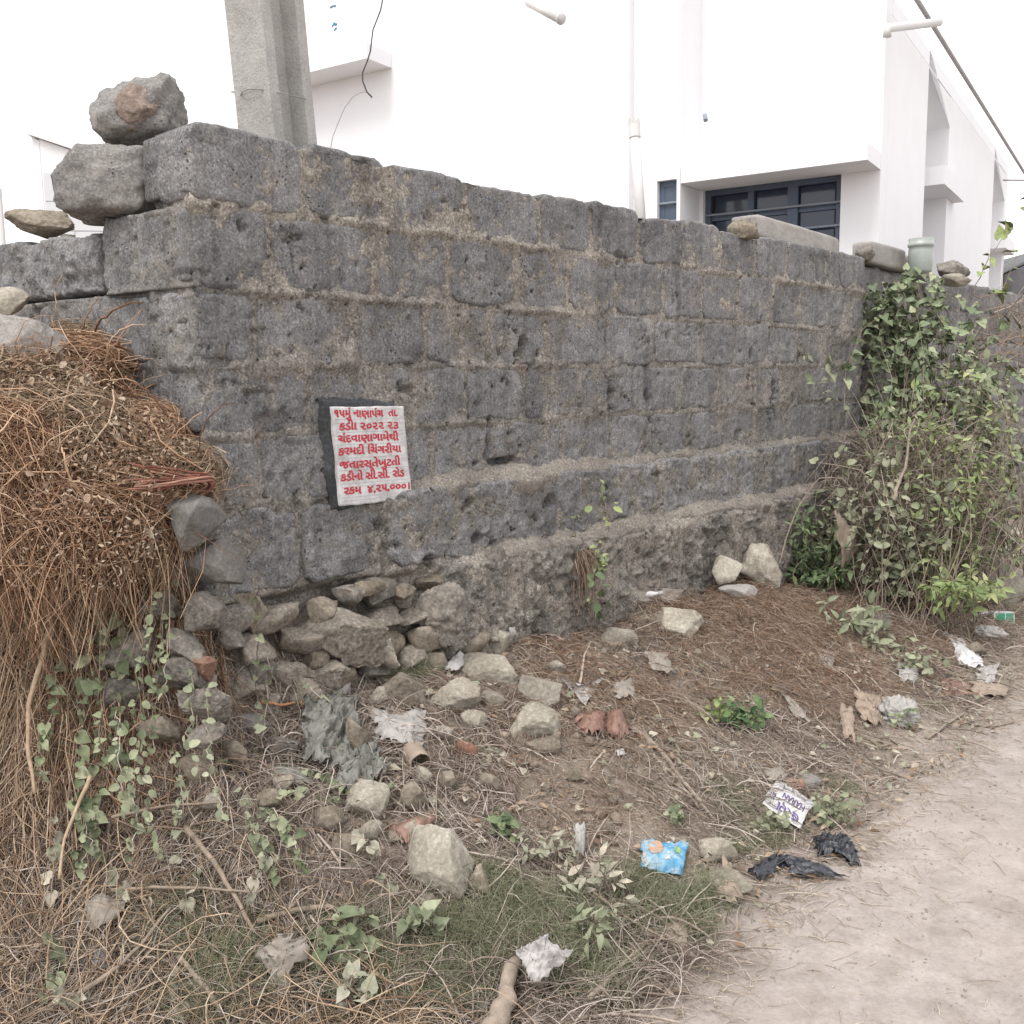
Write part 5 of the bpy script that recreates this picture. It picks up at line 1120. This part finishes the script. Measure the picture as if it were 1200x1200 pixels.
blades(8000, [(600, 1060, .10), (680, 1090, .13), (760, 1060, .13), (640, 1120, .12), (800, 1085, .09), (560, 1100, .12), (830, 1050, .06), (700, 1150, .10)], .1, .085, 'dusty green grass along the lower slope around the blue wrapper')
blades(6500, [(430, 1130, .12), (500, 1110, .12), (470, 1170, .13), (400, 1180, .1), (540, 1170, .1), (580, 1040, .06), (380, 1120, .07)], .1, .08, 'dusty green grass at the bottom edge left of the thick log')
blades(3000, [(220, 1100, .09), (270, 1130, .11), (250, 1180, .10), (310, 1170, .07), (205, 1075, .05)], .1, .09, 'dusty grass patch at the bottom left of the bank')
blades(2400, [(860, 930, .07), (905, 960, .08), (850, 960, .06), (960, 955, .05), (900, 985, .07), (985, 925, .05), (870, 1000, .05)], .1, .045, 'low green grass round the white printed packet')
blades(420, [(488, 770, .045), (470, 755, .03)], .1, .10, 'wispy grass tuft growing at the wall foot beside the stone pile', 1.0, r=.0011)
blades(500, [(1030, 880, .04), (1060, 800, .05), (1090, 830, .06), (1186, 720, .12)], .1, .05, 'thin grass wisps along the far verge')
# little clods, grit and leaf litter as real lumps
def lumps(name, xy, size, mat, label, cat, flat=.6):
    V0, F0 = ICO[2]; V0 = V0[:]; n = len(xy); sz_ = size * rng.uniform(.4, 1.6, n) ** 1.4; Vv = V0[None] * (1 + .28 * rng.normal(size=(n, len(V0), 1)).clip(-1, 1)) * sz_[:, None, None] * np.array([1, 1, flat])
    an = rng.random(n) * 6.28; ca_, sn = np.cos(an)[:, None], np.sin(an)[:, None]; X_ = Vv[..., 0] * ca_ - Vv[..., 1] * sn * .8; Y_ = Vv[..., 0] * sn + Vv[..., 1] * ca_ * .8
    W3 = np.stack([X_ + xy[:, :1], Y_ + xy[:, 1:], Vv[..., 2] + (Tz(xy) + sz_ * .15)[:, None]], -1)
    obj(name, mesh_np(name, W3.reshape(-1, 3), (F0[None] + (np.arange(n) * len(V0))[:, None, None]).reshape(-1, 3), mat, False), None, label, cat, None, 'stuff')
V12, F12 = ico(1); ICO[2] = (V12, F12)
xy = region(3600, -1.6, 5, .03, 1.4, lambda s, d, xy: np.clip(.5 + pn(xy, 2.5, 51) * 1.2, .05, 1)); lumps('soil_clods', xy, .008, M['soil'], 'small earth clods and grit over the bank', 'clods')
xy = region(600, -1.4, 5.0, .05, 1.25, lambda s, d, xy: np.clip(.5 + pn(xy, 2.0, 57) * 1.5, .0, 1)); lumps('earth_lumps', xy, .016, M['soil'], 'crumbly earth lumps poking through the dead grass', 'earth lumps', .7)
xy = region(300, -1.4, 5.5, .1, 1.35); lumps('small_rubble', xy, .018, M['limebrown'], 'small dusty stones scattered through the dead grass', 'small stones', .7)
xy = region(3500, -.5, 8, 1.3, 3.6, lambda s, d, xy: np.exp(-(d - 1.4) / .6)); lumps('road_grit', xy, .0035, M['lime'], 'fine pale grit on the dusty road', 'grit')

# ------------------------------------------------------------------ leaves
def leaf_tpl(kind):
    if kind == 'lance': xs, hw = [0, .15, .4, .7, 1.0], [0.02, .14, .21, .13, 0.0]
    elif kind == 'round': xs, hw = [0, .15, .45, .8, 1.0], [.05, .28, .38, .26, 0.0]
    else: xs, hw = [-.12, .05, .3, .65, 1.0], [.22, .43, .46, .24, 0.0]
    V, Fc = [], []
    for i, x in enumerate(xs):
        cz = -.22 * max(x, 0) ** 2; mx_ = x if i or kind != 'heart' else .05
        V += [(mx_, 0, cz), (x, hw[i], cz + hw[i] * .35), (x, -hw[i], cz + hw[i] * .35)]
    for i in range(len(xs) - 1):
        a = 3 * i; Fc += [(a, a + 3, a + 4), (a, a + 4, a + 1), (a, a + 2, a + 5), (a, a + 5, a + 3)]
    return np.array(V), np.array(Fc)
TPL = {k: leaf_tpl(k) for k in ('lance', 'heart', 'round')}
LME = {}
def leafmesh(kind, mat):
    if (kind, mat) not in LME: LME[kind, mat] = mesh_np('leaf', *TPL[kind], M[mat])
    return LME[kind, mat]
def frames(D, Nn):
    X_ = norm(D); Z_ = norm(Nn - (Nn * X_).sum(-1, keepdims=True) * X_); return X_, np.cross(Z_, X_), Z_
def leaves_joined(name, P, D, Nn, S_, kind, mat, **kw):
    V0, F0 = TPL[kind]; X_, Y_, Z_ = frames(D, Nn); n = len(P); wv = rng.uniform(.8, 1.15, (n, 1, 1))
    W3 = P[:, None] + S_[:, None, None] * (V0[None, :, :1] * X_[:, None] + V0[None, :, 1:2] * wv * Y_[:, None] + V0[None, :, 2:] * Z_[:, None])
    return obj(name, mesh_np(name, W3.reshape(-1, 3), (F0[None] + (np.arange(n) * len(V0))[:, None, None]).reshape(-1, 3), M[mat]), **kw)
def leaf_objs(root, P, D, Nn, S_, kind, mat):
    X_, Y_, Z_ = frames(D, Nn); me = leafmesh(kind, mat); rl = np.array(root.location)
    for i in range(len(P)):
        o = bpy.data.objects.new('leaf', me); COL.objects.link(o); o.parent = root; s_ = float(S_[i]); p = P[i] - rl
        o.matrix_basis = Matrix(((X_[i][0] * s_, Y_[i][0] * s_, Z_[i][0] * s_, p[0]), (X_[i][1] * s_, Y_[i][1] * s_, Z_[i][1] * s_, p[1]), (X_[i][2] * s_, Y_[i][2] * s_, Z_[i][2] * s_, p[2]), (0, 0, 0, 1)))
def plant(name, label, cat, roots, tips, per, size, kind, mat, nobj=0, r=.003, stemmat='bark', sag=.15, t0=.25, spread=.5, hang=.3, K=10, cluster=1, group=None):
    """roots, tips: (N,3) stems; leaves spaced along each stem"""
    roots, tips = np.asarray(roots, float), np.asarray(tips, float); n = len(roots)
    root = empty(name, roots.mean(0), label, cat, group); t = np.linspace(0, 1, K)[None, :, None]
    Ln = np.linalg.norm(tips - roots, axis=1)[:, None, None]; off = rng.normal(size=(n, 1, 3)) * Ln * .14; wob = rng.normal(size=(n, K, 3)) * Ln * .012
    P = roots[:, None] * (1 - t) + tips[:, None] * t + off * 4 * t * (1 - t) + wob; P[..., 2] += (sag * Ln * 4 * t * (1 - t))[..., 0]
    for j in range(n):
        o = tubes('stem', P[j:j + 1], np.linspace(r, r * .4, K)[None], M[stemmat], 4) if n <= 60 else None
        if o: del o['kind']; under(o, root)
    if n > 60: under(tubes('stems', P, np.linspace(r, r * .4, K)[None] * np.ones((n, 1)), M[stemmat], 3), root)
    tt = rng.uniform(t0, 1.0, (n, per)); tt[:, 0] = 1; idx = tt * (K - 1); i0 = np.minimum(idx.astype(int), K - 2); f = (idx - i0)[..., None]; ar = np.arange(n)[:, None]
    Q = (P[ar, i0] * (1 - f) + P[ar, i0 + 1] * f).reshape(-1, 3); tg = norm(P[ar, i0 + 1] - P[ar, i0]).reshape(-1, 3)
    if cluster > 1: Q = np.repeat(Q, cluster, 0); tg = np.repeat(tg, cluster, 0)
    m_ = len(Q); D = tg * .5 + rng.normal(size=(m_, 3)) * spread + np.array([0, 0, -hang]); Nn = np.array([0, 0, 1.0]) - FW * .55 + rng.normal(size=(m_, 3)) * .45
    S_ = size * rng.uniform(.35, 1.35, m_); Q = Q + norm(D) * S_[:, None] * .15
    o_ = np.argsort(-(S_)); nn2 = min(nobj, m_)
    if nn2: k = o_[:nn2]; leaf_objs(root, Q[k], D[k], Nn[k], S_[k], kind, mat)
    if nn2 < m_: k = o_[nn2:]; under(leaves_joined('foliage', Q[k], D[k], Nn[k], S_[k], kind, mat), root)['kind'] = 'stuff'
    return root
def ell(n, cx, cy, rx, ry, k, dk):
    """points in a leafy volume seen round a photo point, at depth k +- dk (metres)"""
    v = norm(rng.normal(size=(n, 3))) * rng.random((n, 1)) ** (1 / 2.5); c = at(cx, cy, k); return c + v[:, :1] * RT * rx * k / 1150 + v[:, 1:2] * UP * ry * k / 1150 + v[:, 2:] * FW * dk
def base_pts(n, px, py, r): P, k = hit(px, py); q = P[:2] + rng.normal(size=(n, 2)) * r; return np.concatenate([q, Tz(q)[:, None]], 1)
def gr(pts, r=.03):  # ground roots from photo points
    o = []
    for x, y in pts: P, k = hit(x, y); o.append(P)
    return np.array(o)
def wd(px, py, off): return onwall(px, py, off)[1]
# big shrub and creepers at the right
kW = wd(1010, 500, .1)
n = 42; plant('green_bush', 'dense mid-green bush with pointed leaves at the wall foot, left of the big shrub', 'bush', base_pts(n, 955, 690, .10), ell(n, 955, 640, 48, 55, wd(955, 640, .25), .18), 9, .055, 'lance', 'leafdark', 280, .003, 'bark', .05, .2, .6, .1, cluster=2)
n = 130; q = np.concatenate([ell(102, 1085, 440, 88, 130, 6.55, .38), ell(28, 1050, 375, 40, 64, 6.55, .15)]); rt_ = base_pts(n, 1060, 700, .25); rt_[:, :2] += U * .5
plant('creeper', 'grey-green heart-leaved creeper climbing over the wall top at the right', 'creeper', rt_, q, 12, .056, 'heart', 'leafivy', 300, .004, 'bark', .0, .45, .6, .5, cluster=2)
n = 16; plant('creeper', 'bright tuft of creeper leaves on the wall corner just under the short slab', 'creeper', np.repeat(ell(4, 1060, 420, 20, 30, 6.55, .1), 4, 0), ell(n, 1038, 352, 34, 38, 6.5, .10), 8, .058, 'heart', 'leafivy', 60, .003, 'bark', .1, .3, .6, .4, cluster=2)
n = 80; plant('shrub', 'olive-leaved straggly shrub at the right edge in front of the far wall', 'shrub', base_pts(n, 1165, 690, .22), ell(n, 1155, 520, 50, 140, 6.1, .35), 8, .048, 'round', 'leafgrey', 240, .004, 'bark', .05, .25, .7, .3, cluster=2)
n = 120; plant('shrub', 'large straggly yellow-green shrub leaning over the rubbish at the right', 'shrub', base_pts(n, 1090, 725, .16), ell(n, 1105, 560, 92, 150, 5.85, .45), 9, .052, 'lance', 'leafyellow', 280, .004, 'bark', .05, .35, .6, .25, cluster=2)
n = 80; plant('shrub', 'dusty grey-leaved part-dead bush in the middle, behind the hanging brown paper', 'shrub', base_pts(n, 1040, 715, .20), ell(n, 1045, 590, 85, 100, 5.7, .35), 12, .048, 'round', 'leafgrey', 280, .0035, 'bark', .05, .35, .7, .4, cluster=1)
n = 14; plant('bush', 'low leafy bush drooping over the bank below the hanging brown paper', 'bush', base_pts(n, 1020, 745, .10), ell(n, 1010, 742, 60, 32, hit(1010, 750)[1] - .12, .12), 8, .06, 'lance', 'leafgrey', 80, .003, 'bark', .2, .3, .7, .2, cluster=2)
n = 12; plant('bush', 'bright yellow-green sprays low on the right of the shrub', 'bush', base_pts(n, 1110, 740, .10), ell(n, 1125, 690, 65, 26, 5.2, .2), 9, .06, 'lance', 'leafyellow', 90, .003, 'bark', .3, .3, .7, .4, cluster=2)
# dead twigs inside the shrub
n = 2200; a = ell(n, 1060, 600, 115, 120, 5.95, .35); b_ = a + norm(rng.normal(size=(n, 3)) + np.array([.2, 0, -.6])) * rng.uniform(.08, .45, (n, 1)); ts = np.linspace(0, 1, 6)[None, :, None]
P = a[:, None] * (1 - ts) + b_[:, None] * ts + rng.normal(size=(n, 1, 3)) * .05 * 4 * ts * (1 - ts); P[..., 2] = np.maximum(P[..., 2], T(P[..., 0], P[..., 1]) + .01)
tubes('dead_undergrowth', P, taper(n, 6, .0022), M['twig'], label='mass of dead brown twigs inside the shrub at the right', cat='dead twigs')
n = 110; a = ell(n, 1175, 400, 45, 55, 7.6, .4); b_ = a + norm(rng.normal(size=(n, 3)) * .5 + RT * .8 + UP * .3) * rng.uniform(.15, .6, (n, 1)); P = a[:, None] * (1 - ts) + b_[:, None] * ts + rng.normal(size=(n, 1, 3)) * .06 * 4 * ts * (1 - ts)
tubes('dry_brush', P, taper(n, 6, .003), M['straw'], label='pale dry brushwood against the far wall at the right edge', cat='brushwood')
plant('vine_shoot', 'thin vine shoot rising above the wall top against the white house end', 'vine', [at(1140, 345, 7.2)] * 2, [at(1186, 268, 7.2), at(1196, 236, 7.3)], 11, .085, 'heart', 'leafyellow', 22, .004, 'bark', .02, .2, .7, .3)
plant('sprig', 'faint little sprig with yellow-green leaves high on the wall left of the shrub', 'sprig', [onwall(975, 470, .05)[0]] * 3, [onwall(945, 415, .12)[0], onwall(968, 425, .14)[0], onwall(955, 450, .14)[0]], 8, .07, 'lance', 'leafgrey', 24, .002, 'bark', .1, .3, .7, .1)
plant('cane', 'curved bare cane arching out of the green bush', 'cane', [at(915, 660, 5.3)], [at(1000, 572, 5.2)], 1, .02, 'lance', 'leafgrey', 1, .005, 'barkpale', .28)
plant('dead_branch', 'thick pale dead branch standing in the middle of the shrub', 'branch', [at(1045, 585, 5.2)], [at(1072, 490, 5.3)], 1, .02, 'lance', 'leafgrey', 1, .014, 'barkpale', -.15)
plant('tall_stem', 'tall dry stem in front of the hanging brown paper', 'stem', gr([(982, 690)]), [at(962, 540, 5.1)], 3, .06, 'heart', 'leafgrey', 3, .005, 'barkpale', .02)
# sapling at the wall in the middle, with hanging roots and round leaves below
plant('sapling', 'slender sapling with small yellow-green leaves growing from the wall ledge', 'sapling', [onwall(703, 665, .10)[0]] * 4, [onwall(702, 562, .16)[0], onwall(718, 590, .22)[0], onwall(690, 600, .22)[0], onwall(715, 650, .25)[0]], 9, .034, 'round', 'leafyellow', 36, .0025, 'bark', .0, .25, .8, .1)
plant('hanging_plant', 'small plant with round dark leaves below the sapling at the wall foot', 'plant', [onwall(702, 650, .13)[0]] * 6, [onwall(700, 720, .20)[0], onwall(690, 700, .20)[0], onwall(712, 705, .22)[0], onwall(696, 680, .24)[0], onwall(708, 690, .22)[0], onwall(700, 705, .2)[0]], 7, .045, 'round', 'leafdark', 42, .002, 'bark', .1, .1, .6, .4)
n = 90; a = np.array([onwall(672 + rng.uniform(0, 24), 640 + rng.uniform(0, 22), .14)[0] for _ in range(n)]); b_ = a + np.array([0, 0, -1]) * rng.uniform(.08, .32, (n, 1)) + rng.normal(size=(n, 3)) * .03; P = a[:, None] * (1 - ts) + b_[:, None] * ts + rng.normal(size=(n, 1, 3)) * .02 * 4 * ts * (1 - ts)
tubes('root_tuft', P, taper(n, 6, .0013), M['needle'], label='brown tuft of dead roots hanging from the ledge beside the sapling', cat='dead roots')
# seedlings on the slope
def tuft(px, py, w, h, label, n, per, size, kind, mat, name='weed', cat='weed', nobj=60, r=.0018):
    _, k = hit(px, py); plant(name, label, cat, base_pts(n, px, py, w * k / 1150 * .35), ell(n, px, py - h * .6, w, h, k - .05, w * k / 1150 * .6), per, size, kind, mat, nobj, r, 'bark', .1, .2, .7, .1)
tuft(868, 850, 34, 22, 'fresh green seedling clump on the mid slope by the pale stick', 14, 8, .032, 'round', 'leafdark')
tuft(838, 845, 10, 26, 'upright bright seedling just left of the green clump', 4, 8, .030, 'round', 'leafyellow')
tuft(790, 962, 14, 12, 'tiny grey-green rosette on bare soil above the blue wrapper', 7, 6, .026, 'round', 'leafgrey')
tuft(590, 975, 22, 18, 'small dark weed right of the largest stone', 8, 6, .030, 'round', 'leafdark')
tuft(640, 1010, 46, 38, 'dusty broad-leaved weed above the lower grass', 14, 6, .036, 'lance', 'leafpale')
tuft(700, 1050, 50, 34, 'dust-coated broad-leaved weed beside the long thin stalk', 16, 6, .038, 'lance', 'leafpale')
tuft(690, 1105, 46, 26, 'darker leaved weed under the straight grey stick', 12, 6, .038, 'lance', 'leafgrey')
tuft(400, 1120, 40, 34, 'pale heart-leaved weed in the grass at bottom centre left', 12, 6, .038, 'heart', 'leafgrey')
tuft(500, 1100, 34, 24, 'small heart-leaved weed below the largest stone', 9, 5, .034, 'heart', 'leafgrey')
tuft(410, 1175, 34, 26, 'pale weed at the bottom edge left of the log', 9, 5, .036, 'heart', 'leafpale')
tuft(975, 960, 40, 20, 'low dusty weed right of the white printed packet', 16, 7, .026, 'round', 'leafgrey')
tuft(910, 972, 26, 12, 'low weed just below the white printed packet', 10, 6, .024, 'round', 'leafgrey')
tuft(1075, 790, 34, 22, 'dusty weed patch by the brown carton on the verge', 12, 7, .032, 'round', 'leafgrey')
tuft(1062, 850, 22, 16, 'sparse weed below the dirty white sack', 7, 6, .028, 'round', 'leafgrey')
# vine mats with heart leaves
def vines(label, lines, per, size, nobj, mat='leafgrey', kind='heart', lift=.05, r=.0016, name='vine'):
    """lines: photo polylines the stems follow over the ground or heap"""
    L3 = []
    for ln in lines:
        P = []
        for x, y in ln: _, k = hit(x, y); P.append(at(x, y, k - lift * rng.uniform(.8, 2.2)))
        P = np.array(P); t_ = np.linspace(0, 1, len(P)); q = np.linspace(0, 1, 16); L3.append(np.stack([np.interp(q, t_, P[:, j]) for j in range(3)], -1) + rng.normal(size=(16, 3)) * .006)
    L3 = np.array(L3); root = empty(name, L3[:, 0].mean(0), label, 'vine')
    for j in range(len(L3)): o = tubes('stem', L3[j:j + 1], np.full((1, 16), r), M['twig'], 4); del o['kind']; under(o, root)
    n = len(L3); tt = (np.arange(per)[None] + rng.random((n, per)) * .8) / per * 15; i0 = np.minimum(tt.astype(int), 14); f = (tt - i0)[..., None]; ar = np.arange(n)[:, None]
    Q = (L3[ar, i0] * (1 - f) + L3[ar, i0 + 1] * f).reshape(-1, 3); m_ = len(Q); D = rng.normal(size=(m_, 3)) * .7 + np.array([0, 0, -.75]); D = D - (D @ FW)[:, None] * FW * .5
    Nn = -FW * .8 + np.array([0, 0, .7]) + rng.normal(size=(m_, 3)) * .45; S_ = size * rng.uniform(.6, 1.25, m_); Q = Q - FW * .012
    leaf_objs(root, Q[:nobj], D[:nobj], Nn[:nobj], S_[:nobj], kind, mat)
    if m_ > nobj: under(leaves_joined('foliage', Q[nobj:], D[nobj:], Nn[nobj:], S_[nobj:], kind, mat), root)['kind'] = 'stuff'
vines('long green vine with grey-green heart leaves trailing down the left straw', [[(150, 640), (140, 700), (142, 760), (136, 830), (134, 900)], [(128, 690), (104, 760), (96, 830), (92, 900), (96, 980)], [(165, 650), (155, 720), (150, 800), (144, 870), (150, 930)], [(75, 770), (62, 820), (50, 870), (48, 920)], [(118, 720), (112, 780), (118, 850), (112, 930), (108, 1000)]], 17, .040, 85)
vines('dense small-leaved creeper mat over the rubble column and straw beside it', [[(205, 650), (200, 700), (196, 760), (190, 820)], [(230, 740), (225, 800), (222, 860), (230, 900)], [(185, 690), (176, 760), (170, 830), (178, 900)], [(245, 800), (240, 850), (250, 910), (262, 960)], [(160, 860), (170, 910), (180, 960), (190, 1000)], [(135, 830), (140, 890), (150, 950)]], 20, .026, 120, 'leafgrey', 'round', .14)
vines('many small dusty creeper leaves between the straw curtain and the rubble column', [[(180, 660), (178, 720), (165, 790), (158, 850)], [(196, 700), (186, 760), (182, 820), (176, 880)], [(120, 720), (125, 790), (120, 860), (126, 920)], [(150, 900), (160, 950), (155, 1000)], [(205, 880), (214, 930), (206, 980)]], 18, .022, 90, 'leafgrey', 'heart', .10)
vines('darker leaf cluster low in the left straw, above the torn grey-brown sheet', [[(100, 900), (96, 940), (104, 990), (98, 1030)], [(118, 920), (110, 970), (90, 1010)], [(90, 940), (106, 970), (120, 1000)], [(60, 1090), (72, 1120), (66, 1150)]], 12, .036, 48)
vines('fresh green leaves on a thin stem at the top right of the straw clump', [[(176, 505), (196, 520), (212, 545), (240, 556)], [(190, 500), (200, 530), (196, 560)]], 9, .045, 18, 'leafyellow', 'lance', .22)
vines('single pale curled leaf stem beside the grey corner stone', [[(178, 575), (205, 600), (225, 622), (236, 640)], [(170, 600), (184, 628), (176, 650)]], 5, .05, 10, 'leafpale', 'lance', .16)
vines('thin light green tendril on the wall face above the straw clump', [[(220, 455), (238, 475), (250, 500), (256, 530)]], 7, .03, 7, 'leafgrey', 'lance', .03)
vines('patch of small heart-leaved vine left of the grey angular stone', [[(300, 930), (330, 960), (350, 1000)], [(310, 950), (345, 975), (360, 1020)], [(290, 960), (315, 990), (325, 1030)], [(330, 935), (360, 925), (400, 940)], [(345, 900), (380, 905), (410, 925)], [(285, 930), (300, 980), (310, 1010)]], 14, .030, 84)
vines('thin creeping vine across the rubble stones at the wall corner', [[(315, 770), (318, 800), (312, 840), (308, 880)], [(300, 690), (303, 740), (300, 800), (300, 870)], [(240, 850), (262, 890), (290, 930), (330, 980)], [(360, 800), (390, 840), (440, 900), (500, 960)]], 7, .028, 28, 'leafgrey', 'heart', .05)
vines('sparse dusty vine with pale leaves over the lower left weeds', [[(170, 1060), (200, 1020), (230, 985), (232, 960)], [(200, 1130), (206, 1150), (214, 1180)], [(130, 1010), (145, 1040), (160, 1050)], [(60, 960), (70, 1000), (60, 1050)], [(290, 1060), (300, 1030), (310, 1000)], [(420, 970), (440, 1000), (462, 1040)], [(240, 1010), (222, 1040), (215, 1080)], [(50, 1160), (80, 1170), (110, 1160)]], 7, .034, 56, 'leafpale')
# litter of dead leaves on the bank and heap
def obj_stuff(o): o['kind'] = 'stuff'; return o
def litter(n, xyf, size, mat, label, kind='lance'):
    xy = xyf; n = len(xy); P = np.concatenate([xy, (Tz(xy) + .012 + rng.random(n) * .012)[:, None]], 1); D = rng.normal(size=(n, 3)); D[:, 2] *= .35; g = gradT(xy); Nn = np.concatenate([-g, np.ones((n, 1))], 1) + rng.normal(size=(n, 3)) * .5
    obj_stuff(leaves_joined('leaf_litter', P, D, Nn, size * rng.uniform(.4, 1.3, n), kind, mat, label=label, cat='leaf litter'))

litter(0, region(2600, -1.8, 4.9, .03, 1.55, lambda s, d, xy: np.clip(.5 + pn(xy, 2.6, 61) * 1.3, .08, 1)), .030, 'dryleaf', 'dead brown leaves lying all over the bank')
litter(0, region(650, -1.8, 3.5, .1, 1.5), .028, 'leafpale', 'dust-pale leaves among the weeds of the lower bank', 'heart')
litter(0, heap(1200, -.1, 1.5, 0, .6), .036, 'dryleaf', 'curled dead leaves caught in the straw heap', 'round')
nF = 5200; q = np.concatenate([ell(nF // 4, *e) for e in ((165, 530, 75, 55, 2.86, .16), (90, 575, 125, 70, 2.76, .16), (60, 465, 100, 60, 2.92, .16), (95, 640, 110, 60, 2.72, .16))]) - FW * .05
o = leaves_joined('crushed_leaves', q, rng.normal(size=(len(q), 3)), rng.normal(size=(len(q), 3)) - FW * .5, .011 * rng.uniform(.4, 1.6, len(q)), 'lance', 'dryleaf'); under(o, pile); o['kind'] = 'stuff'
nL = 420; q = np.concatenate([ell(150, 150, 520, 80, 55, 2.86, .12), ell(170, 90, 580, 120, 70, 2.74, .12), ell(100, 60, 450, 90, 50, 2.92, .12)]); q = q - FW * .03
o = leaves_joined('dead_leaves', q, rng.normal(size=(len(q), 3)), rng.normal(size=(len(q), 3)) - FW, .020 * rng.uniform(.4, 1.3, len(q)), 'round', 'dryleaf'); under(o, pile); o['kind'] = 'stuff'
